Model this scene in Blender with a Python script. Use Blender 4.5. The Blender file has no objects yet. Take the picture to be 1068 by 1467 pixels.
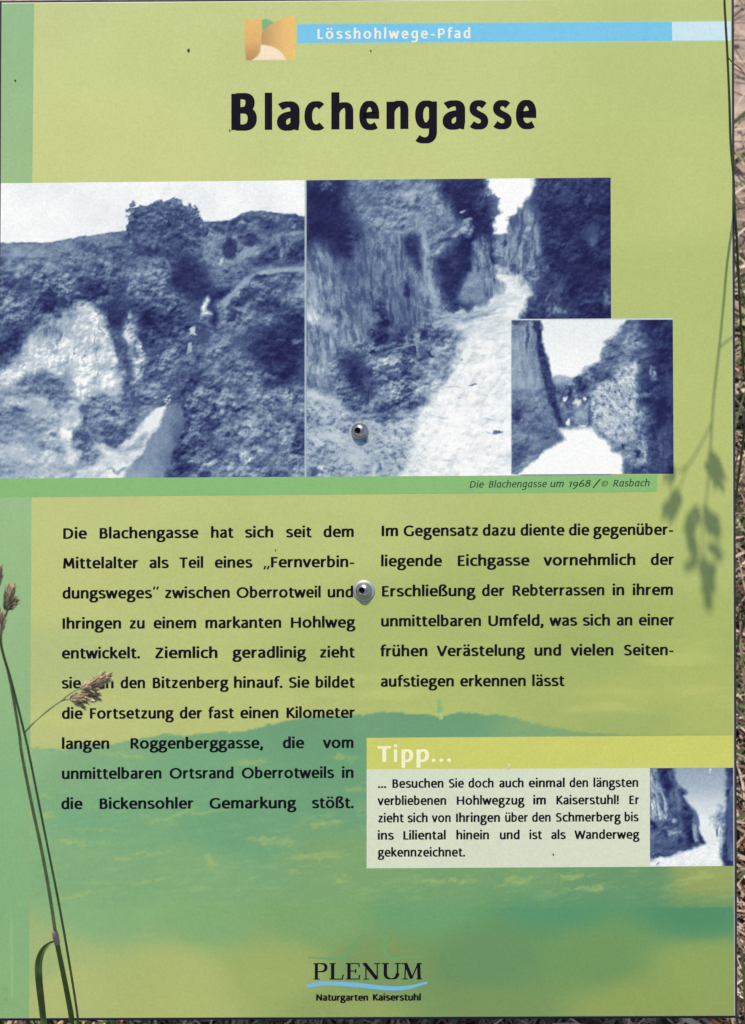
import bpy, math, random
import numpy as np
from mathutils import Matrix, Vector

# ------------------------------------------------------------------ frames, camera, sky, sun
C = bpy.context.scene.collection
sc = bpy.context.scene
TILT = math.radians(30)              # the board leans back: 30 degrees from lying flat
XH = Vector((1, 0, 0)); VH = Vector((0, math.cos(TILT), math.sin(TILT))); NH = Vector((0, -math.sin(TILT), math.cos(TILT)))
CENTRE = Vector((0, 0, 0.40))
BOARD = Matrix(((XH.x, VH.x, NH.x, CENTRE.x), (XH.y, VH.y, NH.y, CENTRE.y), (XH.z, VH.z, NH.z, CENTRE.z), (0, 0, 0, 1)))

DIST = 1.0; ALPHA = math.radians(1.47); ROLL = math.radians(0.27); HALF = 0.2445
cl = np.array((0, -DIST*math.sin(ALPHA), DIST*math.cos(ALPHA)))
fw = -cl/np.linalg.norm(cl); r0 = np.array((1., 0, 0)); u0 = np.cross(r0, fw)
rt = math.cos(ROLL)*r0 - math.sin(ROLL)*u0; up = np.cross(rt, fw)

def PL(px, py, h=0.0):
    """point of the board's own frame (metres; z = height over the print) for a spot measured on the photograph"""
    px = np.asarray(px, float); py = np.asarray(py, float); h = np.asarray(h, float)
    d = fw + np.multiply.outer((px-534)/733.5*HALF, rt) + np.multiply.outer((733.5-py)/733.5*HALF, up)
    t = (h - cl[2])/d[..., 2]
    return cl + d*t[..., None]
LAY = 0.22                            # the prints are films a few hundredths of a millimetre thick
def PW(px, py, h=0.0): return BOARD @ Vector(PL(px, py, h))
PX = 1/3000.0                         # one unit of the layout, in metres

cam_d = bpy.data.cameras.new('camera'); cam = bpy.data.objects.new('camera', cam_d); C.objects.link(cam)
m = Matrix(((rt[0], up[0], -fw[0], cl[0]), (rt[1], up[1], -fw[1], cl[1]), (rt[2], up[2], -fw[2], cl[2]), (0, 0, 0, 1)))
cam.matrix_world = BOARD @ m
cam_d.sensor_fit = 'VERTICAL'; cam_d.sensor_height = 24; cam_d.lens = 12/HALF
cam_d.clip_start = 0.02; cam_d.clip_end = 500
cam_d.dof.use_dof = True; cam_d.dof.focus_distance = DIST; cam_d.dof.aperture_fstop = 17
sc.camera = cam

SUN_L = np.array((-0.11, 1.4, 1.0)); SUN_L /= np.linalg.norm(SUN_L)
SUN = (BOARD.to_3x3() @ Vector(SUN_L)).normalized()
w = bpy.data.worlds.new('World'); sc.world = w; w.use_nodes = True
nt = w.node_tree; nt.nodes.clear()
sky = nt.nodes.new('ShaderNodeTexSky'); sky.sky_type = 'NISHITA'; sky.sun_disc = False
sky.sun_elevation = math.asin(SUN.z); sky.sun_rotation = math.atan2(SUN.x, SUN.y)
bgn = nt.nodes.new('ShaderNodeBackground'); bgn.inputs[1].default_value = 0.15
wo = nt.nodes.new('ShaderNodeOutputWorld'); nt.links.new(sky.outputs[0], bgn.inputs[0]); nt.links.new(bgn.outputs[0], wo.inputs[0])
sd = bpy.data.lights.new('sun', 'SUN'); sd.energy = 3.3; sd.angle = math.radians(0.55); sd.color = (1, 0.96, 0.9)
so = bpy.data.objects.new('sun', sd); C.objects.link(so)
so.rotation_euler = SUN.to_track_quat('Z', 'Y').to_euler(); so.location = (0, 1, 3)
sc.view_settings.view_transform = 'Standard'; sc.view_settings.look = 'None'
sc.view_settings.exposure = 0.24; sc.view_settings.gamma = 1; sc.view_settings.use_curve_mapping = False
KW = np.array((1.07, 1.14, 1.31))          # what a white card on the board would show (linear)

# ------------------------------------------------------------------ helpers
def lin(c):
    c = np.asarray(c, float)/255.0
    return np.where(c <= 0.04045, c/12.92, ((c+0.055)/1.055)**2.4)
def alb(c): return np.clip(lin(c)/KW, 0.002, 0.9)

def mat(name, color=(.5, .5, .5), rough=0.6, metal=0.0, spec=0.3, attr=None, noise=None, bump=None, translucent=0):
    """procedural material; attr = colour attribute carrying the print, noise = (scale, amount), bump = (scale, strength, distance)"""
    M = bpy.data.materials.new(name); M.use_nodes = True
    n = M.node_tree.nodes; L = M.node_tree.links; b = n['Principled BSDF']
    b.inputs['Roughness'].default_value = rough; b.inputs['Metallic'].default_value = metal
    b.inputs['Specular IOR Level'].default_value = spec
    tc = n.new('ShaderNodeTexCoord')
    if attr:
        a = n.new('ShaderNodeAttribute'); a.attribute_name = attr; src = a.outputs['Color']
    else:
        a = n.new('ShaderNodeRGB'); a.outputs[0].default_value = (*color, 1); src = a.outputs[0]
    if noise:
        for k, (s, amt) in enumerate(noise):
            nz = n.new('ShaderNodeTexNoise'); nz.inputs['Scale'].default_value = s; nz.inputs['Detail'].default_value = 3
            L.new(tc.outputs['Object'], nz.inputs['Vector'])
            mr = n.new('ShaderNodeMapRange'); mr.inputs[1].default_value = 0.25; mr.inputs[2].default_value = 0.75
            mr.inputs[3].default_value = 1-amt; mr.inputs[4].default_value = 1+amt; mr.clamp = False
            L.new(nz.outputs['Fac'], mr.inputs[0])
            mx = n.new('ShaderNodeMix'); mx.data_type = 'RGBA'; mx.blend_type = 'MULTIPLY'; mx.inputs[0].default_value = 1
            L.new(src, mx.inputs[6]); L.new(mr.outputs[0], mx.inputs[7]); src = mx.outputs[2]
    L.new(src, b.inputs['Base Color'])
    if bump:
        nz = n.new('ShaderNodeTexNoise'); nz.inputs['Scale'].default_value = bump[0]; nz.inputs['Detail'].default_value = 4
        L.new(tc.outputs['Object'], nz.inputs['Vector'])
        bp = n.new('ShaderNodeBump'); bp.inputs['Strength'].default_value = bump[1]; bp.inputs['Distance'].default_value = bump[2]
        L.new(nz.outputs['Fac'], bp.inputs['Height']); L.new(bp.outputs[0], b.inputs['Normal'])
    return M

def mesh_obj(name, verts, faces, material, parent=None, cols=None, smooth=False, attr='print'):
    me = bpy.data.meshes.new(name)
    if isinstance(faces, np.ndarray):
        nv, nf, k = len(verts), len(faces), faces.shape[1]
        me.vertices.add(nv); me.vertices.foreach_set('co', np.asarray(verts, np.float32).ravel())
        me.loops.add(nf*k); me.loops.foreach_set('vertex_index', faces.astype(np.int32).ravel())
        me.polygons.add(nf); me.polygons.foreach_set('loop_start', np.arange(0, nf*k, k, dtype=np.int32))
        me.polygons.foreach_set('loop_total', np.full(nf, k, np.int32)); me.update(calc_edges=True)
    else:
        me.from_pydata([tuple(map(float, v)) for v in verts], [], faces); me.update()
    if cols is not None:
        ca = me.color_attributes.new(attr, 'FLOAT_COLOR', 'POINT')
        rgba = np.ones((len(verts), 4), np.float32); rgba[:, :3] = cols
        ca.data.foreach_set('color', rgba.ravel())
    if smooth:
        me.polygons.foreach_set('use_smooth', np.ones(len(me.polygons), bool))
    me.materials.append(material)
    o = bpy.data.objects.new(name, me); C.objects.link(o)
    if parent: o.parent = parent
    return o

def tag(o, label=None, cat=None, group=None, kind=None):
    for k, v in (('label', label), ('category', cat), ('group', group), ('kind', kind)):
        if v: o[k] = v
    return o
def empty(name, M4=None, loc=None):
    o = bpy.data.objects.new(name, None); C.objects.link(o); o.empty_display_size = 0.05
    if M4 is not None: o.matrix_world = M4
    if loc is not None: o.location = loc
    return o

# noise on arrays
def _hash(ix, iy, seed):
    h = (ix.astype(np.int64)*374761393 + iy.astype(np.int64)*668265263 + seed*974711) & 0x7fffffff
    h = ((h ^ (h >> 13))*1274126177) & 0x7fffffff
    h = ((h ^ (h >> 15))*2246822519) & 0x7fffffff
    return ((h ^ (h >> 16)) & 0xffff)/65535.0
def vnoise(x, y, seed=0):
    ix = np.floor(x); iy = np.floor(y); fx = x-ix; fy = y-iy
    fx = fx*fx*(3-2*fx); fy = fy*fy*(3-2*fy)
    a = _hash(ix, iy, seed); b = _hash(ix+1, iy, seed); c = _hash(ix, iy+1, seed); d = _hash(ix+1, iy+1, seed)
    return (a*(1-fx)+b*fx)*(1-fy)+(c*(1-fx)+d*fx)*fy
def fbm(x, y, seed=0, octv=4, gain=0.55):
    s = 0; a = 1; t = 0; c, sn = math.cos(0.6), math.sin(0.6)
    for k in range(octv):
        s = s + a*(vnoise(x, y, seed+k*17)-0.5); t += a; a *= gain
        x, y = (x*c-y*sn)*2.03+5.1, (x*sn+y*c)*2.03+1.7
    return s/t*2            # about -1..1
def smooth(e0, e1, x):
    t = np.clip((x-e0)/(e1-e0), 0, 1); return t*t*(3-2*t)
def sdf(X, Y, pts):
    """signed distance to a polygon, positive inside"""
    d = np.full(X.shape, 1e9); ins = np.zeros(X.shape, bool); n = len(pts)
    for i in range(n):
        x1, y1 = pts[i]; x2, y2 = pts[(i+1) % n]
        ex, ey = x2-x1, y2-y1; L2 = ex*ex+ey*ey+1e-9
        t = np.clip(((X-x1)*ex+(Y-y1)*ey)/L2, 0, 1)
        d = np.minimum(d, (X-x1-t*ex)**2+(Y-y1-t*ey)**2)
        if y1 != y2:
            cond = ((y1 > Y) != (y2 > Y)) & (X < (x2-x1)*(Y-y1)/(y2-y1)+x1); ins ^= cond
    d = np.sqrt(d); return np.where(ins, d, -d)

class Paint:
    """a single-ink halftone picture worked out per print dot"""
    def __init__(s, X, Y, base, seed):
        s.X, s.Y, s.seed = X, Y, seed; s.T = np.full(X.shape, float(base)); s.k = 0
        s.n1 = 2.0*fbm(X/12, Y/12, seed+1, 3)+.6*fbm(X/3.4, Y/3.4, seed+3, 2); s.n2 = 2.0*fbm(X/12, Y/12, seed+2, 3)+.6*fbm(X/3.4, Y/3.4, seed+4, 2)
    def tex(s, kind, amp, ang=0.0, sc=1.0):
        s.k += 7; X, Y = s.X, s.Y; a = math.radians(ang)
        U = X*math.cos(a)+Y*math.sin(a); V = -X*math.sin(a)+Y*math.cos(a)
        if kind == 'leaf':
            # clumps lit from above: relief of a lumpy height field, plus leaf-sized mottling
            big = fbm(X/(24*sc), Y/(20*sc), s.seed+s.k, 3)
            def relief(w_, o, dy, g_): return fbm(X/(w_*sc), Y/(w_*.85*sc), s.seed+s.k+o, 2, g_)-fbm((X+dy*.4)/(w_*sc), (Y+dy*sc)/(w_*.85*sc), s.seed+s.k+o, 2, g_)
            e1 = relief(14, 3, 5, .55); e2 = relief(6.4, 5, 2.4, .6); mod = .55+.9*vnoise(X/26, Y/22, s.seed+s.k+9)
            t = fbm(X/(3.4*sc), Y/(3.0*sc), s.seed+s.k+1, 2, .8)
            return amp*(1.7*big+np.tanh(-2.6*e1)*.72+mod*(np.tanh(-3*e2)*.62+np.tanh(2.6*t)*.30))
        if kind == 'streak':            # long along V
            return amp*(np.tanh(3.2*fbm((U+1.1*s.n1)/(3.6*sc), V/(19*sc), s.seed+s.k, 3, .6))*.9+1.1*fbm(U/(6*sc), V/(12*sc), s.seed+s.k+1, 4, .7)+.8*fbm(U/22, V/22, s.seed+s.k+2, 2))
        if kind == 'speck':
            t = fbm(U/(4.2*sc), V/(2.4*sc), s.seed+s.k, 3, .7)
            return amp*(-1.15*smooth(.0, .5, t)+.35*np.tanh(3*fbm(U/7, V/5, s.seed+s.k+4, 3))+.4*fbm(X/6, Y/6, s.seed+s.k+2, 3))
        return amp*fbm(X/(14*sc), Y/(14*sc), s.seed+s.k, 3)
    def poly(s, pts, tone, soft=1.5, rough=2.5, tx=None, op=1.0):
        soft = (soft*2.1 if rough > 1.6 else soft)*(1.7 if tone < .22 else 1); rough = rough*.75
        X = s.X+s.n1*rough*1.15; Y = s.Y+s.n2*rough*1.15
        a = smooth(-soft, soft, sdf(X, Y, pts))*op
        t = tone if tx is None else tone+s.tex(*tx)
        s.T = s.T*(1-a)+t*a; return s
    def blob(s, cx, cy, rx, ry, tone, ang=0, hard=.5, rough=3, tx=None, op=1.0):
        a_ = math.radians(ang); X = s.X+s.n1*rough*1.6-cx; Y = s.Y+s.n2*rough*1.6-cy
        U = (X*math.cos(a_)+Y*math.sin(a_))/rx; V = (-X*math.sin(a_)+Y*math.cos(a_))/ry
        a = (1-smooth(hard, 1.25, np.sqrt(U*U+V*V)))*op
        t = tone if tx is None else tone+s.tex(*tx)
        s.T = s.T*(1-a)+t*a; return s
    def burn(s, pts):
        # broad tonal corrections: (x, y, rx, ry, delta)
        for x, y, rx, ry, d in pts: s.T = s.T+d*np.exp(-((s.X-x)/rx)**2-((s.Y-y)/ry)**2)
        return s
    def rgb(s, grain=.035):
        s.T = (.49+(s.T-.45)*.92 if s.seed < 400 else s.T)+.04*smooth(.72, .95, s.T)
        s.T = s.T+.045*np.exp(-((s.T-.4)/.3)**2)*np.tanh(2.5*fbm(s.X/2.2, s.Y/2.6, s.seed+98, 3, .7))*(.3+1.2*vnoise(s.X/30, s.Y/30, s.seed+97))
        T = np.clip(s.T+grain*fbm(s.X/1.7, s.Y/1.7, s.seed+99, 2), 0, 1)
        ts = [.04, .12, .2, .4, .6, .8, .92, .985]
        R = np.interp(T, ts, [20, 29, 43, 82, 141, 200, 233, 249])
        G = np.interp(T, ts, [20, 31, 51, 99, 159, 209, 237, 249])
        B = np.interp(T, ts, [62, 76, 96, 134, 179, 216, 238, 249])
        return np.stack((R, G, B), -1)

def grid_px(quad, step):
    """a lattice over the quadrilateral quad = TL, TR, BR, BL in layout units"""
    (ax, ay), (bx, by), (cx, cy), (dx, dy) = quad
    nx = max(2, int(round(math.hypot(bx-ax, by-ay)/step))+1); ny = max(2, int(round(math.hypot(dx-ax, dy-ay)/step))+1)
    u, v = np.meshgrid(np.linspace(0, 1, nx), np.linspace(0, 1, ny))
    X = (ax*(1-u)+bx*u)*(1-v)+(dx*(1-u)+cx*u)*v; Y = (ay*(1-u)+by*u)*(1-v)+(dy*(1-u)+cy*u)*v
    idx = np.arange(nx*ny).reshape(ny, nx)
    F = np.stack((idx[1:, :-1].ravel(), idx[1:, 1:].ravel(), idx[:-1, 1:].ravel(), idx[:-1, :-1].ravel()), -1)
    return X, Y, F
def print_grid(name, quad, step, h, painter, parent, material=None):
    h = h*LAY
    X, Y, F = grid_px(quad, step); rgb = painter(X, Y)
    return mesh_obj(name, PL(X, Y, h).reshape(-1, 3), F, material or M_print, parent, cols=alb(rgb).reshape(-1, 3))
def flat_quad(name, quad, h, color, parent, material=None):
    return print_grid(name, quad, 12, h, lambda X, Y: np.ones(X.shape+(1,))*np.array(color, float)*(1+.012*fbm(X/40, Y/40, 3, 3))[..., None], parent, material)

M_print = mat('print_ink', rough=.45, spec=.12, attr='print', noise=((750, .055), (2300, .065), (260, .022), (24, .014)))
M_pale = mat('panel_laminate', (.62, .60, .50), rough=.5, noise=((300, .06),))
M_edge_shade = mat('edge_shade_dark', (.035, .032, .03), rough=.6, noise=((200, .2),))
def ink(name, c): return mat(name, tuple(alb(c)), rough=.5, spec=.06, noise=((1500, .12),))
M_black = ink('black_ink', (22, 18, 30)); M_white = ink('white_ink', (238, 238, 226)); M_cream = ink('cream_ink', (242, 240, 200))
M_blue = ink('blue_ink', (118, 182, 218)); M_green = ink('green_ink', (110, 160, 108)); M_credit = ink('credit_ink', (38, 62, 48))

# ------------------------------------------------------------------ the lettering: pen strokes
FONT = {
 'n': (87, 'M18 0 L18 100|M18 62 C22 82 38 92.5 50 92.5 C63 92.5 69 84 69 68 L69 0'),
 'm': (126, 'M18 0 L18 100|M18 62 C22 82 34 92.5 45 92.5 C58 92.5 63 84 63 68 L63 0|M63 62 C67 82 80 92.5 91 92.5 C103 92.5 108 84 108 68 L108 0'),
 'h': (87, 'M18 0 L18 142|M18 62 C22 82 38 92.5 50 92.5 C63 92.5 69 84 69 68 L69 0'),
 'u': (87, 'M18 100 L18 34 C18 15 26 7.5 38 7.5 C50 7.5 63 17 69 38|M69 100 L69 0'),
 'r': (60, 'M18 0 L18 100|M18 58 C22 80 36 93 56 90'),
 'i': (36, 'M18 0 L18 100|D18 129 13'),
 'l': (36, 'M18 0 L18 142'),
 't': (60, 'M26 120 L26 30 C26 12 34 7.5 45 7.5 C50 7.5 54 9 58 11|M6 92 L56 92'),
 'f': (54, 'M26 0 L26 108 C26 126 36 134 50 134 C54 134 58 133 61 132|M6 92 L54 92'),
 'a': (80, 'M14 83 C24 90 32 92.5 41 92.5 C56 92.5 62 84 62 68 L62 27 C62 15 67 9.5 75 9|M62 57 C36 56 18 48 18 28 C18 14 27 7.5 37 7.5 C50 7.5 62 17 62 30'),
 'ɑ': (88, 'M70 100 L70 0|M70 78 C64 88 54 92.5 46 92.5 C28 92.5 18 74 18 47 C18 22 28 7.5 42 7.5 C54 7.5 65 17 70 32'),
 'e': (86, 'M20 50 L73 51 C73 80 62 92.5 46 92.5 C30 92.5 18 76 18 49 C18 22 30 7.5 50 7.5 C59 7.5 67 10 75 15'),
 'c': (76, 'M70 83 C64 90 56 92.5 49 92.5 C30 92.5 18 76 18 49 C18 22 30 7.5 49 7.5 C57 7.5 65 10 71 16'),
 'o': (98, 'E49 50 32 42.5 0 360'),
 'd': (88, 'M70 142 L70 0|M70 78 C64 88 54 92.5 46 92.5 C28 92.5 18 74 18 47 C18 22 28 7.5 42 7.5 C54 7.5 65 17 70 32'),
 'b': (88, 'M18 142 L18 2|M18 68 C24 84 34 92.5 46 92.5 C60 92.5 70 78 70 53 C70 26 58 7.5 40 7.5 C32 7.5 24 9 18 13'),
 'p': (88, 'M18 100 L18 -48|M18 68 C24 84 34 92.5 46 92.5 C60 92.5 70 78 70 53 C70 26 58 7.5 42 7.5 C34 7.5 24 9 18 16'),
 'g': (84, 'E40 66 23 27 0 360|M54 88 L82 93|M27 42 C14 30 16 19 32 16 L52 13 C68 11 75 3 75 -9 C75 -29 60 -39 42 -39 C24 -39 13 -31 13 -19 C13 -7 22 3 36 13'),
 'ɡ': (86, 'M69 100 L69 -10 C69 -32 57 -42 39 -42 C28 -42 20 -39 12 -33|M69 80 C63 88 54 92.5 46 92.5 C28 92.5 18 76 18 52 C18 26 28 12 42 12 C54 12 65 20 69 36'),
 's': (74, 'M62 83 C55 90 47 92.5 40 92.5 C26 92.5 17 85 17 73 C17 62 26 57 39 51 C54 45 63 39 63 27 C63 14 53 7.5 38 7.5 C28 7.5 19 11 12 17'),
 'k': (78, 'M18 0 L18 142|M67 100 L24 50|M32 58 L74 0'),
 'v': (78, 'M9 100 L40 0|M39 0 L70 100'),
 'w': (114, 'M9 100 L34 0|M33 0 L57 94|M57 94 L82 0|M81 0 L106 100'),
 'z': (76, 'M12 91 L66 91|M62 91 L16 9|M12 9 L68 9'),
 'ß': (92, 'M18 0 L18 100 C18 124 28 134 44 134 C60 134 67 126 67 115 C67 100 46 98 46 82 C46 66 78 62 78 34 C78 14 64 7.5 50 7.5 C44 7.5 38 9 34 11'),
 'B': (90, 'M20 0 L20 126|M20 117.5 L42 117.5 C58 117.5 66 110 66 95 C66 78 56 69 42 69 L20 69|M20 68 L46 68 C64 68 73 58 73 40 C73 18 62 8.5 42 8.5 L20 8.5'),
 'D': (112, 'M20 0 L20 126|M20 117.5 L40 117.5 C72 117.5 92 100 92 64 C92 26 72 8.5 40 8.5 L20 8.5'),
 'M': (122, 'M18 0 L26 126|M27 124 L60 26|M61 26 L95 124|M96 126 L104 0'),
 'T': (88, 'M3 117.5 L85 117.5|M44 117.5 L44 0'),
 'I': (40, 'M20 0 L20 126'),
 'F': (74, 'M20 0 L20 126|M20 117.5 L70 117.5|M20 65 L64 65'),
 'E': (80, 'M20 0 L20 126|M20 117.5 L70 117.5|M20 65 L64 65|M20 8.5 L73 8.5'),
 'O': (132, 'E66 63 49 56 0 360'),
 'Z': (88, 'M12 117.5 L76 117.5|M72 117.5 L15 8.5|M10 8.5 L80 8.5'),
 'S': (86, 'M72 108 C64 115 55 118.5 46 118.5 C30 118.5 19 109 19 94 C19 79 30 73 45 66 C62 58 72 51 72 34 C72 17 60 7.5 43 7.5 C31 7.5 21 11 14 18'),
 'G': (112, 'M98 105 C88 114 78 118.5 66 118.5 C36 118.5 18 96 18 62 C18 28 36 7.5 64 7.5 C76 7.5 88 10 97 16|M96 12 L96 58'),
 'K': (90, 'M20 0 L20 126|M78 126 L26 62|M34 70 L86 0'),
 'R': (92, 'M20 0 L20 126|M20 117.5 L44 117.5 C62 117.5 71 108 71 90 C71 70 60 62 42 62 L20 62|M42 62 L84 0'),
 'H': (112, 'M20 0 L20 126|M92 0 L92 126|M20 65 L92 65'),
 'U': (108, 'M20 126 L20 46 C20 20 34 7.5 54 7.5 C74 7.5 88 20 88 46 L88 126'),
 'V': (94, 'M7 126 L47 0|M46 0 L88 126'),
 'L': (72, 'M20 0 L20 126|M20 8.5 L70 8.5'),
 'W': (134, 'M7 126 L36 0|M35 0 L66 118|M66 118 L98 0|M97 0 L127 126'),
 'P': (86, 'M20 0 L20 126|M20 117.5 L44 117.5 C62 117.5 73 108 73 86 C73 64 60 52 40 52 L20 52'),
 'N': (110, 'M20 0 L20 126|M20 122 L90 4|M90 0 L90 126'),
 '.': (36, 'D18 12 14'), ',': (36, 'D19 12 13|M23 10 L10 -26'), '-': (58, 'M8 46 L50 46'),
 '„': (66, 'x17 M22 20 L10 -22|x17 M54 20 L42 -22'), '“': (66, 'x17 M16 104 L26 142|x17 M48 104 L58 142'),
 '!': (38, 'M19 38 L19 132|D19 12 14'), '/': (60, 'M6 -20 L56 140'),
 '©': (120, 'E60 58 48 48 0 360|M74 74 C68 80 62 81 57 80 C45 78 40 68 40 57 C40 44 48 35 59 35 C66 35 72 38 76 42'),
 '1': (50, 'M28 0 L28 98|M8 84 L28 96'), '9': (84, 'E41 60 27 32 0 360|M68 60 C68 20 54 -18 20 -38'),
 '6': (84, 'E42 38 28 31 0 360|M14 40 C14 80 32 114 62 130'), '8': (82, 'E41 98 22 25 0 360|E41 37 28 30 0 360'),
}
for ch, b, cx in (('ä', 'a', 40), ('ö', 'o', 49), ('ü', 'u', 43)):
    FONT[ch] = (FONT[b][0], FONT[b][1]+'|D%d 129 12|D%d 129 12' % (cx-18, cx+18))
SERIF = {   # letters with slab-thin serifs, cap height 100; x<n> fixes a stroke's width
 'P': 'M24 0 L24 100|M8 3 L42 3|M8 97 L44 97|M24 97 L48 97 C68 97 76 88 76 73 C76 56 64 48 44 48 L24 48',
 'L': 'M24 0 L24 100|M8 97 L42 97|M8 3 L76 3|x7 M78 30 L72 0',
 'E': 'M24 0 L24 100|M8 97 L74 97|M8 3 L76 3|M24 52 L58 52|x7 M74 98 L76 76|x7 M78 28 L74 0|x7 M58 40 L58 64',
 'N': 'x7 M26 0 L26 98|x20 M18 98 L86 2|x7 M88 2 L88 100|M6 97 L28 97|M12 3 L42 3|M72 97 L104 97',
 'U': 'M28 98 L28 34 C28 14 40 4 58 4 C78 4 88 16 88 38|x8 M88 36 L88 98|M10 97 L46 97|M74 97 L104 97',
 'M': 'x8 M26 2 L30 98|x20 M30 98 L66 6|x8 M66 4 L106 98|x20 M108 98 L112 2|M6 97 L36 97|M102 97 L130 97|M10 3 L44 3|M96 3 L130 3',
}
def parse(path, seg):
    tok = path.replace('M', ' M ').replace('L', ' L ').replace('C', ' C ').replace('E', ' E ').replace('D', ' D ').split()
    i = 0; pts = []; width = None
    while i < len(tok):
        t = tok[i]
        if t.startswith('x'): width = float(t[1:]); i += 1
        elif t in 'ML': pts.append((float(tok[i+1]), float(tok[i+2]))); i += 3
        elif t == 'C':
            p0 = pts[-1]; q = [float(v) for v in tok[i+1:i+7]]
            for k in range(1, seg+1):
                s = k/seg; a, b, c, d = (1-s)**3, 3*s*(1-s)**2, 3*s*s*(1-s), s**3
                pts.append((a*p0[0]+b*q[0]+c*q[2]+d*q[4], a*p0[1]+b*q[1]+c*q[3]+d*q[5]))
            i += 7
        elif t == 'E':
            cx, cy, rx, ry, a0, a1 = [float(v) for v in tok[i+1:i+7]]; n = seg*4
            pts += [(cx+rx*math.cos(math.radians(a0+(a1-a0)*k/n)), cy+ry*math.sin(math.radians(a0+(a1-a0)*k/n))) for k in range(n+1)]; i += 7
        elif t == 'D': return ('dot', [float(v) for v in tok[i+1:i+4]], None)
    return ('line', pts, width)
_cache = {}
def glyph(ch, W, contrast, seg, table=None):
    """triangulated strokes of a letter: list of (verts 2-D, faces)"""
    key = (ch, W, contrast, seg, table is None)
    if key in _cache: return _cache[key]
    out = []
    src = (table or FONT)[ch]; src = src if isinstance(src, str) else src[1]
    for st in src.split('|'):
        kind, pts, width = parse(st, seg)
        if kind == 'dot':
            x, y, r = pts; r *= (W/22)**.5; n = seg*3
            out.append(([(x+r*math.cos(2*math.pi*k/n), y+r*math.sin(2*math.pi*k/n)) for k in range(n)], [tuple(range(n))])); continue
        n = len(pts); closed = n > 3 and math.hypot(pts[0][0]-pts[-1][0], pts[0][1]-pts[-1][1]) < .01
        V = []
        for k in range(n):
            def tn(i, j):
                dx, dy = pts[j][0]-pts[i][0], pts[j][1]-pts[i][1]; L = math.hypot(dx, dy) or 1; return dx/L, dy/L
            a = tn(k-1, k) if k > 0 else (tn(n-2, n-1) if closed else tn(0, 1))
            b = tn(k, k+1) if k < n-1 else (tn(0, 1) if closed else tn(n-2, n-1))
            tx, ty = a[0]+b[0], a[1]+b[1]; L = math.hypot(tx, ty) or 1; tx, ty = tx/L, ty/L
            wd = (width if width else W*(contrast+(1-contrast)*abs(ty)**(.8)))/2
            cs = max(.6, tx*a[0]+ty*a[1]); wd /= cs
            V += [(pts[k][0]-ty*wd, pts[k][1]+tx*wd), (pts[k][0]+ty*wd, pts[k][1]-tx*wd)]
        out.append((V, [(2*k+1, 2*k+3, 2*k+2, 2*k) for k in range(n-1)]))
    _cache[key] = out; return out

class Lettering:
    def __init__(s, h): s.V = []; s.F = []; s.h = h
    def char(s, ch, x, y, sx, sy, slope=0, W=22, contrast=.78, seg=5, shear=0, table=None):
        for k, (vs, fs) in enumerate(glyph(ch, W, contrast, seg, table)):
            b = len(s.V)
            for (gx, gy) in vs:
                X = x+(gx+shear*gy)*sx; s.V.append((X, y-gy*sy+slope*(X-x), s.h+k*8e-6))
            s.F += [tuple(b+i for i in f) for f in fs]
    def word(s, text, x0, x1, y, xh, slope=-.0055, lead=7, gap=0, **kw):
        """fit a word between the two measured ends of its ink"""
        adv = [FONT[c][0]+gap for c in text]; tot = sum(adv)-gap-2*lead
        sx = (x1-x0)/tot; x = x0-lead*sx
        for c, a in zip(text, adv):
            s.char(c, x, y+slope*(x-x0), sx, xh/100.0, slope, **kw); x += a*sx
    def build(s, name, material, parent):
        A = np.array(s.V); P = PL(A[:, 0], A[:, 1], A[:, 2]*LAY)
        return mesh_obj(name, P, s.F, material, parent)

# ------------------------------------------------------------------ the ground and what lies on it
rng = np.random.default_rng(7); random.seed(7)
def ground_z(x, y): return .012*fbm(x*5, y*5, 5, 4)+.006*fbm(x*38, y*38, 9, 3)*np.exp(-(x*x+y*y)/9)
g = np.sinh(np.linspace(-4.6, 4.6, 300))/math.sinh(4.6)*60
GX, GY = np.meshgrid(g, g)
GZ = .012*fbm(GX*5, GY*5, 5, 4)+.006*fbm(GX*38, GY*38, 9, 3)
GZ = np.where(GX*GX+GY*GY > 16, .15*fbm(GX*.15, GY*.15, 3, 3)*smooth(4, 12, np.hypot(GX, GY)), GZ)
idx = np.arange(300*300).reshape(300, 300)
GF = np.stack((idx[:-1, :-1].ravel(), idx[:-1, 1:].ravel(), idx[1:, 1:].ravel(), idx[1:, :-1].ravel()), -1)
Mg = bpy.data.materials.new('soil'); Mg.use_nodes = True
n = Mg.node_tree.nodes; L = Mg.node_tree.links; b = n['Principled BSDF']; b.inputs['Roughness'].default_value = .95; b.inputs['Specular IOR Level'].default_value = .1
tc = n.new('ShaderNodeTexCoord'); sep = n.new('ShaderNodeSeparateXYZ'); L.new(tc.outputs['Object'], sep.inputs[0])
nz = n.new('ShaderNodeTexNoise'); nz.inputs['Scale'].default_value = 3.5; nz.inputs['Detail'].default_value = 4; L.new(tc.outputs['Object'], nz.inputs['Vector'])
ad = n.new('ShaderNodeMath'); ad.operation = 'MULTIPLY_ADD'; ad.inputs[1].default_value = .9; L.new(nz.outputs['Fac'], ad.inputs[0]); L.new(sep.outputs['Y'], ad.inputs[2])
mr = n.new('ShaderNodeMapRange'); mr.inputs[1].default_value = .72; mr.inputs[2].default_value = 1.0; L.new(ad.outputs[0], mr.inputs[0])
r1 = n.new('ShaderNodeValToRGB'); r1.color_ramp.elements[0].position = .3; r1.color_ramp.elements[0].color = (.055, .035, .025, 1); r1.color_ramp.elements[1].position = .7; r1.color_ramp.elements[1].color = (.17, .115, .08, 1)
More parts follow.
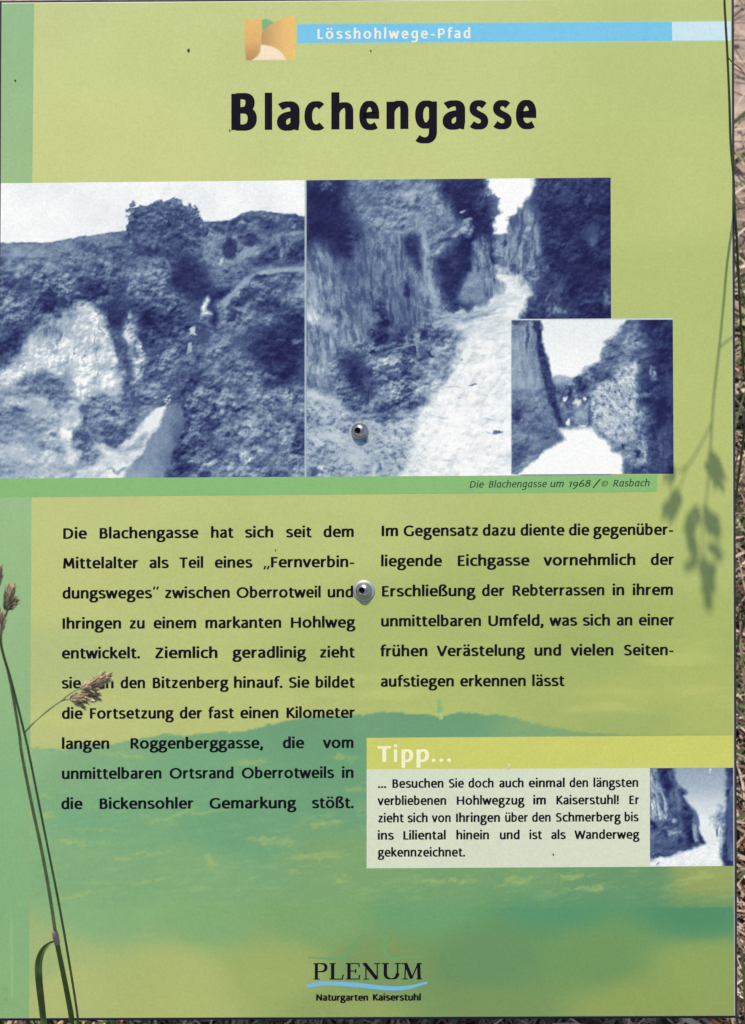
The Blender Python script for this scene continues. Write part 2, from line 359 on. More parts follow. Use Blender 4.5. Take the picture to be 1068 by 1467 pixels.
r2 = n.new('ShaderNodeValToRGB'); r2.color_ramp.elements[0].position = .3; r2.color_ramp.elements[0].color = (.24, .17, .125, 1); r2.color_ramp.elements[1].position = .68; r2.color_ramp.elements[1].color = (.56, .42, .32, 1)
nf = n.new('ShaderNodeTexNoise'); nf.inputs['Scale'].default_value = 75; nf.inputs['Detail'].default_value = 6; nf.inputs['Roughness'].default_value = .65; L.new(tc.outputs['Object'], nf.inputs['Vector'])
L.new(nf.outputs['Fac'], r1.inputs[0]); L.new(nf.outputs['Fac'], r2.inputs[0])
mx = n.new('ShaderNodeMix'); mx.data_type = 'RGBA'; L.new(mr.outputs[0], mx.inputs[0]); L.new(r1.outputs[0], mx.inputs[6]); L.new(r2.outputs[0], mx.inputs[7])
L.new(mx.outputs[2], b.inputs['Base Color'])
bp = n.new('ShaderNodeBump'); bp.inputs['Strength'].default_value = .9; bp.inputs['Distance'].default_value = .006; L.new(nf.outputs['Fac'], bp.inputs['Height']); L.new(bp.outputs[0], b.inputs['Normal'])
tag(mesh_obj('ground', np.stack((GX.ravel(), GY.ravel(), GZ.ravel()), -1), GF, Mg, smooth=True), kind='structure')

def sandy(x, y):     # how bare the soil is
    return smooth(.30, .50, y+.16*fbm(x*3.5, y*3.5, 31, 3))*np.exp(-np.maximum(0, y-1.6)**2)
def blades(name, N, spread, lmin, lmax, wmin, wmax, lean, colors, mname, seed, curl=.3, sand_keep=.1, lift=.0, segs=3, clump=0):
    R = np.random.default_rng(seed)
    x = R.normal(0, 1, N*2)*spread; y = R.normal(0, 1, N*2)*spread+.25
    if clump:
        cx = R.normal(0, 1, clump)*spread; cy = R.normal(0, 1, clump)*spread+.25; k = R.integers(0, clump, N*2)
        x = cx[k]+R.normal(0, .018, N*2); y = cy[k]+R.normal(0, .018, N*2)
    keep = R.random(N*2) < (1-sandy(x, y)*(1-sand_keep)); keep &= ~((abs(x) < .055) & (abs(y+.0) < .06))
    x = x[keep][:N]; y = y[keep][:N]; N = len(x)
    Ln = R.uniform(lmin, lmax, N); Wd = R.uniform(wmin, wmax, N); az = R.uniform(0, 2*math.pi, N); el = R.normal(lean[0], lean[1], N)
    z = .012*fbm(x*5, y*5, 5, 4)+.006*fbm(x*38, y*38, 9, 3)+R.uniform(0, 1, N)*lift
    z = np.where(x*x+y*y > 16, 0, z)
    V = np.zeros((N, (segs+1)*2, 3)); cxp, cyp, czp = x.copy(), y.copy(), z-.002; e = el.copy(); cu = R.normal(0, curl, N)-curl*.5
    for s_ in range(segs+1):
        wd = Wd*(1-.85*(s_/segs)**1.6)/2
        px_, py_ = -np.sin(az), np.cos(az); tw = R.normal(0, .25, N)
        V[:, 2*s_, 0] = cxp-px_*wd; V[:, 2*s_, 1] = cyp-py_*wd; V[:, 2*s_, 2] = czp+tw*wd
        V[:, 2*s_+1, 0] = cxp+px_*wd; V[:, 2*s_+1, 1] = cyp+py_*wd; V[:, 2*s_+1, 2] = czp-tw*wd
        cxp = cxp+np.cos(e)*np.cos(az)*Ln/segs; cyp = cyp+np.cos(e)*np.sin(az)*Ln/segs; czp = np.maximum(czp+np.sin(e)*Ln/segs, .001); e = e+cu; az = az+R.normal(0, .12, N)
    base = (np.arange(N)*(segs+1)*2)[:, None]
    F = np.concatenate([base+np.array([2*s_, 2*s_+1, 2*s_+3, 2*s_+2]) for s_ in range(segs)], 0)
    pal = np.array(colors); col = pal[R.integers(0, len(pal), N)]*R.uniform(.65, 1.3, (N, 1))
    col = np.repeat(col, (segs+1)*2, 0)
    m_ = bpy.data.materials.get(mname) or mat(mname, rough=.6, spec=.25, attr='tint', noise=((160, .2),))
    return mesh_obj(name, V.reshape(-1, 3), F, m_, cols=col, attr='tint')
straw = [(.46, .34, .21), (.60, .47, .32), (.33, .22, .14), (.20, .12, .08), (.55, .39, .28), (.13, .065, .045)]
green = [(.07, .11, .03), (.10, .15, .045), (.05, .085, .025), (.15, .18, .07)]
tag(blades('dry_grass', 52000, .62, .02, .09, .0010, .0026, (.12, .28), straw, 'dry_blades', 11, sand_keep=.14, lift=.02), 'matted straw and dead grass lying around the sign', 'dry grass', kind='stuff')
tag(blades('dead_leaves', 12000, .6, .008, .022, .004, .009, (.15, .4), [(.16, .06, .03), (.26, .10, .045), (.10, .045, .03), (.30, .16, .08), (.34, .12, .05)], 'leaf_litter', 12, sand_keep=.1, lift=.012, curl=.6), 'brown leaf litter scattered between the grasses below the sign', 'dead leaves', kind='stuff')
tag(blades('green_grass', 7500, .62, .04, .13, .0012, .0034, (1.1, .35), green, 'green_blades', 13, sand_keep=.05, clump=520), 'short green grass tufts growing round the sign', 'grass', kind='stuff')
tag(blades('low_meadow', 26000, 3.2, .05, .16, .004, .009, (1.0, .4), green+straw[:3], 'meadow_blades', 14, sand_keep=.5, segs=2, clump=2600), 'rough meadow grass farther out around the sign', 'grass', kind='stuff')
# crumbs of soil
R = np.random.default_rng(5); N = 5200
cx = R.normal(0, .55, N); cy = R.normal(.55, .4, N); cs = np.exp(R.normal(-6.2, .5, N))
ico = np.array([(0, 0, 1), (.9, 0, .4), (.28, .85, .4), (-.72, .53, .4), (-.72, -.53, .4), (.28, -.85, .4), (.72, .53, -.4), (-.28, .85, -.4), (-.9, 0, -.4), (-.28, -.85, -.4), (.72, -.53, -.4), (0, 0, -1)])
icf = np.array([(0, 1, 2), (0, 2, 3), (0, 3, 4), (0, 4, 5), (0, 5, 1), (1, 6, 2), (2, 7, 3), (3, 8, 4), (4, 9, 5), (5, 10, 1), (6, 7, 2), (7, 8, 3), (8, 9, 4), (9, 10, 5), (10, 6, 1), (11, 7, 6), (11, 8, 7), (11, 9, 8), (11, 10, 9), (11, 6, 10)])
V = ico[None]*cs[:, None, None]*R.uniform(.6, 1.2, (N, 12, 1))*np.array((1, 1, .7)); V[..., 0] += cx[:, None]; V[..., 1] += cy[:, None]
V[..., 2] += (.012*fbm(cx*5, cy*5, 5, 4)+.006*fbm(cx*38, cy*38, 9, 3)+cs*.3)[:, None]
F = (icf[None]+(np.arange(N)*12)[:, None, None]).reshape(-1, 3)
pal = np.array([(.38, .28, .21), (.28, .2, .15), (.46, .38, .3), (.2, .15, .12)])
tag(mesh_obj('gravel', V.reshape(-1, 3), F, mat('crumbs', rough=.9, spec=.1, attr='tint', noise=((200, .2),)), cols=np.repeat(pal[R.integers(0, 4, N)], 12, 0), attr='tint'),
    'small stones and soil crumbs on the bare sandy ground', 'gravel', kind='stuff')

# ------------------------------------------------------------------ the board
board = empty('info_board', BOARD)
tag(board, 'yellow green printed trail information panel titled Blachengasse, with blue toned photographs and two screws', 'information board')
CORN = [(2.6, 3.6), (1048.6, -3.0), (1053.6, 1455.6), (-5.2, 1459.4)]
def slab(name, quad, z0, z1, material, parent, bev=.0004):
    top = PL([q[0] for q in quad], [q[1] for q in quad], 0); c = top.mean(0)
    ins = top+(c-top)/np.linalg.norm(c-top, axis=1)[:, None]*bev*1.4
    V = []
    for ring, z in ((ins, z1), (top, z1-bev), (top, z0+bev), (ins, z0)):
        V += [(p[0], p[1], z) for p in ring]
    F = [(3, 2, 1, 0), (12, 13, 14, 15)]
    for r_ in range(3):
        for k in range(4): F.append((r_*4+k, r_*4+(k+1) % 4, (r_+1)*4+(k+1) % 4, (r_+1)*4+k))
    o = mesh_obj(name, V, F, material, parent)
    import bmesh
    bm = bmesh.new(); bm.from_mesh(o.data); bmesh.ops.recalc_face_normals(bm, faces=bm.faces); bm.to_mesh(o.data); bm.free()
    return o
slab('panel', CORN, -.0016, -.0001, M_pale, board)
grow = lambda q, d: [(q[0][0]-d, q[0][1]-d), (q[1][0]+d, q[1][1]-d), (q[2][0]+d, q[2][1]+d), (q[3][0]-d, q[3][1]+d)]
slab('edge_shade_plate', grow(CORN, 4.2), -.0045, -.0017, M_edge_shade, board, bev=.0004)  # added dark plate, its colour stands for the shade along the panel edge

# control colours of the background print (sRGB): printed gradient, light falloff to the bottom painted in
CTRL = [(60, 30, 206, 214, 146), (300, 60, 203, 212, 142), (600, 60, 200, 210, 138), (1000, 100, 192, 205, 130), (150, 200, 208, 214, 142), (550, 220, 203, 211, 138), (960, 250, 194, 205, 128),
        (1010, 450, 190, 203, 124), (1010, 650, 192, 204, 124), (100, 730, 202, 209, 136), (500, 730, 199, 207, 132), (900, 730, 192, 203, 124), (1030, 800, 188, 201, 122),
        (100, 850, 200, 207, 132), (300, 850, 196, 205, 130), (700, 880, 180, 196, 118), (1000, 900, 178, 194, 112), (100, 950, 188, 202, 134), (500, 950, 182, 197, 120), (850, 940, 172, 190, 112),
        (120, 1020, 198, 205, 132), (350, 1030, 196, 204, 128), (600, 985, 186, 199, 118), (900, 1000, 184, 196, 112), (1030, 1010, 184, 196, 112), (900, 1035, 170, 188, 110),
        (60, 1380, 178, 194, 124), (150, 1300, 150, 190, 128), (300, 1310, 146, 184, 120), (450, 1310, 140, 178, 112), (600, 1290, 122, 172, 112), (800, 1290, 104, 162, 112), (1000, 1300, 98, 156, 108),
        (100, 1410, 192, 200, 124), (250, 1400, 188, 197, 118), (400, 1390, 172, 186, 108), (540, 1390, 136, 164, 98), (700, 1380, 120, 158, 100), (850, 1370, 128, 164, 98), (1010, 1390, 158, 178, 98),
        (250, 1450, 190, 198, 116), (500, 1450, 160, 176, 100), (700, 1450, 136, 162, 96), (900, 1450, 158, 176, 96), (1040, 1450, 160, 176, 96)]
LOWC = [(20, 1080, 142, 192, 138), (120, 1110, 130, 186, 134), (300, 1120, 118, 180, 130), (500, 1060, 108, 170, 126), (620, 1035, 106, 168, 124), (800, 1050, 128, 178, 122), (1000, 1052, 150, 184, 118),
        (120, 1170, 120, 182, 132), (330, 1190, 112, 176, 128), (500, 1150, 110, 172, 126), (500, 1230, 124, 176, 118), (100, 1230, 130, 186, 130), (280, 1250, 128, 182, 126),
        (700, 1260, 116, 172, 116), (900, 1260, 104, 162, 112), (1030, 1256, 150, 178, 104), (20, 1200, 134, 190, 136), (520, 1100, 108, 172, 126), (510, 1050, 110, 170, 126)]
RIDGE = [(44, 1070), (80, 1073), (97, 1074), (108, 1066), (150, 1067), (165, 1064), (205, 1057), (240, 1051), (270, 1054), (300, 1048), (345, 1049), (368, 1044), (385, 1038), (420, 1032), (440, 1028), (470, 1026),
         (508, 1025), (526, 1023), (558, 1020), (606, 1023), (630, 1027), (660, 1021), (713, 1024), (745, 1030), (776, 1039), (819, 1047), (862, 1051), (930, 1053), (1056, 1054), (1056, 1300), (44, 1300)]
CTRL = [(x, y, r-(3 if y < 400 else 7 if y < 1060 else 13), g_-(3 if y < 400 else 7 if y < 1060 else 10), b_-(2 if y < 400 else 5 if y < 1060 else 3)) for x, y, r, g_, b_ in CTRL]
LOWC = [(x, y, r+3, g_-9, b_-5) for x, y, r, g_, b_ in LOWC]
def shepard(X, Y, pts, sig, ys=.62):
    W = 0; A = 0
    for (x, y, r, g_, b_) in pts:
        r, g_, b_ = r*.982, g_*.976, b_*.985
        w_ = 1/(((X-x)/sig)**2+((Y-y)/(sig*ys))**2+.05)**2.2
        W = W+w_; A = A+w_[..., None]*np.array((r, g_, b_), float)
    return A/W[..., None]
PATCH = [(66, 1142, 16, 4, 5), (68, 1167, 12, 5, -5), (235, 1174, 34, 4, -12), (262, 1164, 26, 5, -22), (300, 1163, 40, 3, -8), (140, 1188, 40, 2.5, 0), (100, 1206, 24, 3, 3), (118, 1213, 6, 8, 10), (215, 1222, 30, 3, 0), (305, 1237, 12, 6, 10), (300, 1228, 7, 5, 0),
         (215, 1262, 36, 3, -10), (110, 1283, 40, 3, -12), (490, 1262, 17, 7, 8), (422, 1249, 12, 3, 3), (88, 1240, 14, 2.5, 0), (170, 1231, 30, 3, 0), (390, 1205, 50, 5, 4), (450, 1225, 60, 5, -3), (470, 1180, 40, 5, -8),
         (495, 1085, 24, 6, 5), (360, 1092, 30, 4, 0), (180, 1082, 50, 3, 4), (740, 1262, 34, 7, -14), (820, 1255, 40, 6, -8), (840, 1272, 46, 5, -5), (640, 1262, 60, 4, 0), (1000, 1258, 40, 7, -14), (510, 1130, 20, 4, 0)]
def sheet_rgb(X, Y):
    A = shepard(X, Y, CTRL, 70); Bc = shepard(X, Y, LOWC, 60)
    wx = X+2.2*fbm(X/5, Y/5, 41, 3); wy = Y+2.6*fbm(X/6, Y/6, 42, 3)
    a = smooth(-1.2, 1.2, sdf(wx, wy, RIDGE))*(1-smooth(1262, 1322, Y+10*fbm(X/60, Y/40, 43, 2)))
    out = A*(1-a[..., None])+Bc*a[..., None]
    st = fbm((X-.0*Y)/26, (Y+.12*X)/4.2, 51, 4, .65); big = fbm(X/60, Y/26, 52, 3)
    zone = smooth(1085, 1150, Y)*(1-smooth(1270, 1320, Y))*smooth(44, 60, X)
    yel = np.array((166, 186, 112)); k = np.zeros(X.shape)
    for (px_, py_, rx, ry, an) in PATCH:
        t = math.radians(an); U = (X-px_)*math.cos(t)+(Y-py_)*math.sin(t); Vv = -(X-px_)*math.sin(t)+(Y-py_)*math.cos(t)
        U = U+rx*.25*fbm(X/8, Y/5, 61, 3); Vv = Vv+ry*1.6*fbm(X/9, Y/4, 62, 3)
        k = np.maximum(k, (1-smooth(.35, 1.15, np.sqrt((U/rx)**2+(Vv/ry)**2)))*(.32+.45*vnoise(X/7, Y/4, 66)))
    k = np.maximum(k, zone*smooth(.15, .7, st+.5*big)*.24)
    out = out*(1-k[..., None])+yel*k[..., None]
    out = out*(1+.022*(zone*st)[..., None]+.014*fbm(X/90, Y/70, 71, 3)[..., None])
    # pale warm clouds printed above the ridge
    cw = smooth(.05, .6, fbm(X/140, Y/22, 81, 3))*smooth(880, 960, Y)*(1-smooth(1030, 1050, Y))*.35*(1-a)
    out = out*(1-cw[..., None])+np.array((202, 204, 122))*cw[..., None]
    # lookout tower on the printed ridge
    tw = (np.abs(X-630.5-.4*fbm(X/3, Y/3, 5, 2)) < 2.4+smooth(1008, 1022, Y)*1.6) & (Y > 1003) & (Y < 1022)
    out = np.where(tw[..., None], np.array((138, 182, 122)), out)
    t2 = (np.abs(X-632) < 2.2) & (Y > 1021) & (Y < 1031); out = np.where(t2[..., None], np.array((172, 196, 124)), out)
    return out
IN = 1.3
print_grid('printed_sheet', [(CORN[0][0]+1, CORN[0][1]+1.2), (CORN[1][0]-IN, CORN[1][1]+1), (CORN[2][0]-IN, CORN[2][1]-.8), (CORN[3][0]+1, CORN[3][1]-.8)], 2.6, 0, sheet_rgb, board)
def stripe_rgb(X, Y):
    t = np.interp(Y, [0, 250, 700, 850, 1000, 1100, 1300, 1460], np.arange(8))
    P_ = np.array([(150, 187, 140), (154, 188, 136), (152, 187, 136), (151, 186, 134), (146, 182, 130), (135, 178, 128), (132, 176, 124), (138, 176, 120)], float)
    i = np.clip(t.astype(int), 0, 6); f = (t-i)[..., None]
    out = (P_[i]*(1-f)+P_[i+1]*f)*(1+.015*fbm(X/30, Y/50, 15, 3))[..., None]
    s_ = np.exp(-((X-17.2)/1.1)**2)*(smooth(1312, 1325, Y)*(1-smooth(1425, 1437, Y)))*(.45+.4*vnoise(X/2, Y/3, 3))
    out = out+s_[..., None]*28
    d_ = np.exp(-(((X-9)/6)**2+((Y-1424)/9)**2))*smooth(-.2, .4, fbm(X/4, Y/4, 21, 3)); return out*(1-.14*d_[..., None])
print_grid('side_stripe', [(3.6, 4.8), (49.2, 4.6), (46.6, 262), (1.6, 262)], 2.6, .00008, stripe_rgb, board)
print_grid('side_stripe', [(.0, 700), (45.4, 700), (42.0, 1458.3), (-4.2, 1458.6)], 2.2, .00008, stripe_rgb, board)

# header band with the route name
hb = flat_quad('header_band', [(422, 34.8), (963, 31.2), (963.5, 58.3), (422.5, 61.6)], .00010, (122, 197, 232), board)
flat_quad('band_outline', [(422, 33.2), (1047.2, 29.4), (1047.2, 60.2), (422.5, 63.2)], .00006, (176, 208, 170), hb)
flat_quad('band_end', [(963, 31.2), (1047.2, 30.6), (1047.3, 57.8), (963.5, 58.3)], .00012, (203, 229, 238), hb)
lt = Lettering(.00020); lt.word('Lösshohlweɡe-Pfad', 455, 674, 55.8, 11.2, slope=-.005, gap=22, W=23, seg=5); lt.build('header_lettering', M_white, hb)

# small emblem: two loess walls and the sunken path
def emblem(X, Y):
    out = sheet_rgb(X, Y); wx = X+.5*fbm(X/4, Y/4, 3, 2); wy = Y+.5*fbm(X/4, Y/4, 4, 2)
    def put(pts, col, soft=1.0):
        nonlocal out
        a = smooth(-soft, soft, sdf(wx, wy, pts))[..., None]; out = out*(1-a)+col*a
    c1 = np.stack([np.interp(Y, [28, 60, 86], v) for v in ((233, 222, 188), (186, 176, 138), (112, 112, 98))], -1)
    c2 = np.stack([np.interp(X, [375, 390, 408, 423], v) for v in ((190, 212, 231, 238), (148, 170, 188, 194), (108, 112, 118, 116))], -1)
    st = np.exp(-((X-381)/1.6)**2)*(1-smooth(22, 28, Y))*.25; out = out*(1-st[..., None])+np.array((150, 190, 130))*st[..., None]
    put([(375, 29), (381, 26.5), (386, 28.5), (392, 32), (384, 40), (376, 44)], np.array((128, 180, 122.)))
    put([(351, 29), (374.8, 26.5), (375.6, 47), (374, 62), (373, 74), (367, 82), (361, 86), (352.6, 86.5), (351, 60)], c1)
    put([(375.5, 46), (381, 41), (392, 32.5), (407, 25), (422.6, 21), (423.2, 85), (411, 85), (405, 76), (396, 68), (387, 66), (374.5, 63)], c2)
    put([(374.2, 64), (387, 66), (396, 69), (404, 76), (411.5, 85.6), (362, 86), (370, 81), (373.6, 74)], np.array((248, 224, 196.)))
    return out
print_grid('path_emblem', [(347, 13), (426, 13), (426, 89), (347, 89)], 1.1, .00014, emblem, board)

# the title, letter by letter
tl = Lettering(.00018)
for ch, x0, x1 in (('B', 331.7, 368.3), ('l', 379.6, 390.3), ('a', 397, 429.7), ('c', 436.4, 465), ('h', 475, 506.5), ('e', 515, 543.6), ('n', 554, 585.5), ('ɡ', 595, 626.4), ('a', 634.3, 666.9), ('s', 672.9, 699.9), ('s', 706.6, 733.6), ('e', 739.4, 768.7)):
    W = 30; gs = glyph(ch, W, .72, 12); xs = [v[0] for g_ in gs for v in g_[0]]
    sx = (x1-x0)/(max(xs)-min(xs)); y = 186.3-(x0-331)*.0062
    sy = .412 if ch == 'B' else (.375 if ch in 'lh' else .392)
    tl.char(ch, x0-min(xs)*sx, y, sx, sy, -.0062, W=W, contrast=.72, seg=12)
tl.build('title_lettering', M_black, board)

# ---- photograph 1: valley slope with a bluff and a track
def photo1(X, Y):
    p = Paint(X, Y, .945, 100); p.T = p.T+p.tex('cloud', .06, sc=3)-.03
    lf = lambda a=.15, s=1.0: ('leaf', a, 0, s)
    p.poly([(-9, 348), (25, 347), (60, 349), (85, 345), (115, 340), (150, 334), (178, 331), (186, 326), (290, 318), (319, 317), (335, 312), (360, 302), (376, 301), (405, 306), (445, 310), (445, 700), (-9, 700)], .36, 1.2, 1.2, lf(.13))
    p.poly([(-9, 349), (60, 350), (115, 341), (178, 332), (180, 350), (120, 362), (60, 372), (-9, 366)], .46, 3, 1.5, lf(.05))
    p.poly([(-9, 375), (60, 380), (140, 370), (200, 368), (270, 385), (262, 430), (280, 470), (240, 560), (190, 540), (180, 440), (110, 440), (40, 470), (-9, 500)], .35, 6, 4, lf(.17))
    p.blob(50, 380, 46, 16, .46, 0, .3, 4, lf(.12)); p.blob(140, 385, 45, 18, .43, 0, .3, 4, lf(.15)); p.blob(215, 385, 40, 20, .44, 0, .3, 4, lf(.14))
    p.blob(128, 357, 20, 8, .24, 8, .4, 3, lf(.1)); p.blob(95, 362, 10, 5, .28, 0, .4, 3)
    p.blob(130, 412, 16, 14, .22, 0, .3, 4, lf(.1)); p.blob(163, 402, 16, 16, .24, 20, .3, 4, lf(.12)); p.blob(20, 400, 24, 14, .26, 20, .3, 4, lf(.13)); p.blob(35, 418, 20, 10, .27, 0, .3, 4, lf(.13))
    p.blob(85, 436, 34, 14, .17, 0, .4, 5, lf(.09)); p.poly([(148, 438), (165, 430), (187, 432), (188, 446), (180, 470), (158, 474), (150, 456)], .13, 3, 3, lf(.05))
    p.poly([(195, 440), (222, 445), (240, 470), (228, 500), (212, 505), (203, 480)], .2, 5, 4, lf(.12))
    # the big round tree on the skyline
    p.poly([(176, 350), (181, 326), (187, 306), (196, 300), (212, 298), (240, 294), (262, 297), (278, 302), (287, 316), (294, 340), (292, 370), (274, 392), (250, 382), (234, 368), (200, 366), (180, 358)], .29, 1.2, 1.6, lf(.12))
    rs = np.random.default_rng(8)
    rim = [(180, 340, 7), (177, 352, 6), (182, 326, 6), (185, 313, 5), (190, 302, 5), (191, 293, 3.4), (198, 301, 5), (206, 298, 5), (215, 296, 6), (224, 293, 5), (232, 294, 6), (241, 291, 4.6), (249, 290, 5), (257, 292, 6), (265, 296, 5), (273, 298, 5), (280, 299, 5), (285, 307, 5), (288, 318, 5.5), (293, 330, 6), (298, 346, 6), (297, 362, 7), (290, 376, 7)]
    for x_, y_, r_ in rim: p.blob(x_, y_, r_*1.15, r_, .33, 0, .7, 2.2, lf(.10)); p.blob(x_-1, y_-r_*.25, r_*.7, r_*.5, .44, 0, .1, 2, lf(.1), .7)
    for k in range(60):
        q = rs.uniform(184, 288), rs.uniform(302, 378); r_ = rs.uniform(3.5, 7); hi = .47-.0022*(q[1]-300)
        p.blob(q[0]+1, q[1]+r_*.8, r_*1.1, r_*.7, .15, 0, .1, 2, lf(.05), .75); p.blob(q[0]-1, q[1]-r_*.2, r_, r_*.65, hi, 0, .1, 2.4, lf(.12), .8)
    for q in ((244, 345, 14, 9), (200, 352, 12, 7), (226, 360, 14, 7), (262, 368, 14, 12)): p.blob(*q, .14, 0, .1, 3, lf(.07), .7)
    # shaded gully
    p.poly([(247, 384), (266, 376), (282, 380), (302, 392), (306, 408), (299, 428), (280, 432), (261, 423), (244, 413)], .09, 3, 3.5, lf(.05))
    p.poly([(296, 436), (306, 420), (320, 412), (338, 406), (330, 424), (322, 438), (313, 454), (308, 470), (302, 462), (304, 448)], .08, 1.8, 2, lf(.04))
    p.blob(292, 482, 9, 12, .27, 0, .5, 2); p.blob(292, 400, 12, 6, .22, 60, .3, 3, op=.5)
    # right hill, hedges, terraces
    p.poly([(296, 345), (330, 330), (400, 332), (440, 336), (440, 400), (350, 402), (300, 400)], .44, 5, 3, lf(.10))
    p.poly([(300, 322), (335, 314), (362, 304), (405, 307), (440, 311), (440, 333), (390, 330), (340, 334), (310, 330)], .31, 2, 2, lf(.15))
    p.blob(329, 355, 11, 16, .15, 0, .7, 1.5, lf(.05)); p.blob(358, 344, 15, 8, .18, 0, .5, 3, lf(.08)); p.blob(385, 321, 12, 7, .2, 0, .4, 3); p.blob(356, 316, 5, 4, .18, 0, .4, 1)
    p.poly([(368, 382), (374, 362), (395, 345), (402, 358), (412, 356), (418, 346), (440, 338), (440, 374), (405, 378)], .19, 2, 2.5, lf(.1))
    p.poly([(402, 340), (418, 342), (412, 360), (404, 372), (396, 362)], .36, 2, 2, ('streak', .12, 0, .7)); p.poly([(345, 362), (366, 350), (368, 356), (350, 370), (338, 375)], .56, 1.6, 1.5)
    p.blob(318, 376, 3, 7, .72, 10, .5, 1); p.blob(300, 352, 12, 6, .55, 0, .2, 2); p.blob(425, 332, 18, 5, .5, 0, .2, 2, lf(.1))
    p.poly([(310, 388), (340, 378), (360, 384), (348, 404), (330, 412), (310, 408)], .42, 4, 2, ('speck', .2, -10, 1.2))
    p.poly([(306, 440), (340, 410), (360, 395), (400, 388), (440, 388), (440, 500), (390, 475), (330, 470)], .37, 3, 2, lf(.16))
    p.poly([(318, 432), (336, 412), (352, 399), (366, 391), (385, 386), (405, 382.5), (440, 382), (440, 388), (400, 390), (372, 396), (352, 408), (334, 424), (322, 444)], .6, 2.4, 1, ('cloud', .06))
    p.blob(354, 424, 14, 9, .2, -20, .3, 3, lf(.1)); p.blob(397, 440, 20, 12, .22, 0, .3, 4, lf(.12)); p.blob(372, 400, 14, 6, .25, -10, .3, 3, lf(.1)); p.blob(428, 455, 12, 16, .2, 0, .3, 4, lf(.12))
    # white steps of the track between the bushes
    p.poly([(287, 438), (297, 424), (301, 430), (295, 442), (305, 450), (301, 453), (288, 452)], .70, 1.8, 2, lf(.18)); p.poly([(272, 471), (281, 468), (280, 477), (283, 481), (272, 480)], .76, 1.3, 1.5)
    p.poly([(270, 492), (276, 491), (276, 504), (268, 507)], .66, 1.4, 1); p.blob(270, 512, 12, 10, .5, -30, .1, 2)
    # lower right scrub and the dark hollow
    p.poly([(262, 540), (300, 500), (345, 478), (440, 468), (440, 700), (235, 700), (255, 640), (262, 590)], .37, 6, 4, lf(.17))
    p.poly([(318, 478), (335, 486), (350, 492), (330, 520), (300, 520), (285, 540), (262, 532), (290, 505)], .32, 6, 4, lf(.15)); p.blob(318, 490, 26, 4, .52, -28, .1, 2)
    p.poly([(350, 488), (366, 474), (372, 462), (440, 460), (440, 544), (418, 556), (398, 550), (385, 530), (366, 520), (356, 505)], .08, 7, 6, lf(.06))
    p.blob(402, 489, 8, 2.5, .3, 10, .3, 2); p.blob(426, 489, 10, 3, .42, -12, .3, 2); p.blob(384, 538, 7, 6, .45, 0, .2, 2)
    for q in ((355, 540, 30, 14, .47), (330, 570, 22, 14, .42), (320, 588, 10, 22, .5), (350, 605, 34, 10, .52), (390, 600, 6, 16, .6), (360, 650, 36, 12, .55), (350, 648, 18, 8, .62), (405, 620, 18, 24, .5), (420, 575, 14, 16, .46), (330, 672, 24, 10, .54), (400, 668, 16, 12, .5)):
        p.blob(*q, 0, .1, 5, lf(.17))
    for q in ((348, 585, 20, 7, .24), (300, 615, 14, 18, .2), (282, 640, 18, 14, .2), (262, 660, 16, 14, .19), (350, 612, 20, 7, .3), (385, 585, 12, 5, .26), (268, 600, 8, 26, .2), (272, 552, 10, 14, .2), (275, 520, 20, 9, .25), (408, 640, 16, 6, .35), (310, 560, 10, 14, .28)):
        p.blob(*q, 0, .1, 5, lf(.13))
    # left lower slope
    p.poly([(-9, 530), (60, 530), (112, 545), (175, 560), (205, 560), (225, 580), (190, 640), (160, 700), (-9, 700)], .57, 6, 5, lf(.12, 1.2))
    p.blob(60, 665, 70, 26, .68, 0, .2, 6, ('leaf', .10, 0, 1.3)); p.blob(45, 590, 24, 14, .64, 0, .2, 6)
    # bright bluff
    p.poly([(42, 480), (52, 470), (72, 466), (92, 458), (106, 450), (114, 438), (128, 436), (140, 444), (150, 458), (157, 476), (166, 496), (170, 512), (176, 534), (174, 566), (165, 573), (152, 566), (124, 571), (113, 578), (100, 562), (96, 540), (82, 537), (44, 533), (25, 551), (6, 558), (-9, 560), (-9, 528), (12, 520), (28, 508)], .80, 4, 5, ('leaf', .095, 0, .8)); p.T = p.T+.07*smooth(.7, .8, p.T)*(sdf(X, Y, [(0, 430), (180, 430), (180, 575), (0, 575)]) > 0)*np.tanh(3*fbm((X+.25*Y)/4.5, Y/24, 171, 3))
    p.poly([(44, 482), (60, 468), (100, 452), (108, 462), (80, 480), (60, 490), (40, 500)], .66, 5, 4, ('streak', .12, 10)); p.blob(102, 545, 8, 22, .6, -6, .2, 3)
    for q in ((146, 470, 2, 16, -12), (130, 490, 1.6, 20, 12), (122, 515, 1.6, 16, 0), (158, 486, 3, 10, -10), (138, 540, 1.5, 14, 5), (109, 500, 1.6, 12, 20), (84, 484, 4, 12, 0)): p.blob(q[0], q[1], q[2], q[3], .5, q[4], .3, 2.5, op=.8)
    for q in ((58, 478, 12, 7), (88, 464, 12, 6), (112, 446, 7, 7), (150, 455, 6, 9), (170, 520, 5, 14), (30, 516, 14, 7), (74, 500, 7, 12), (118, 556, 6, 8), (60, 524, 10, 4), (140, 505, 4, 22), (96, 512, 4, 16)): p.blob(q[0], q[1], q[2], q[3], .52, 0, .05, 4, lf(.16), .6)
    p.poly([(177, 474), (182, 452), (187, 446), (192, 456), (197, 474), (206, 500), (209, 530), (200, 547), (190, 551), (188, 520), (182, 500), (178, 490)], .64, 3, 3.5, ('leaf', .16, 0, .8)); p.blob(184, 484, 4, 9, .85, 0, .4, 1.5); p.blob(190, 505, 6, 12, .42, -20, .3, 2)
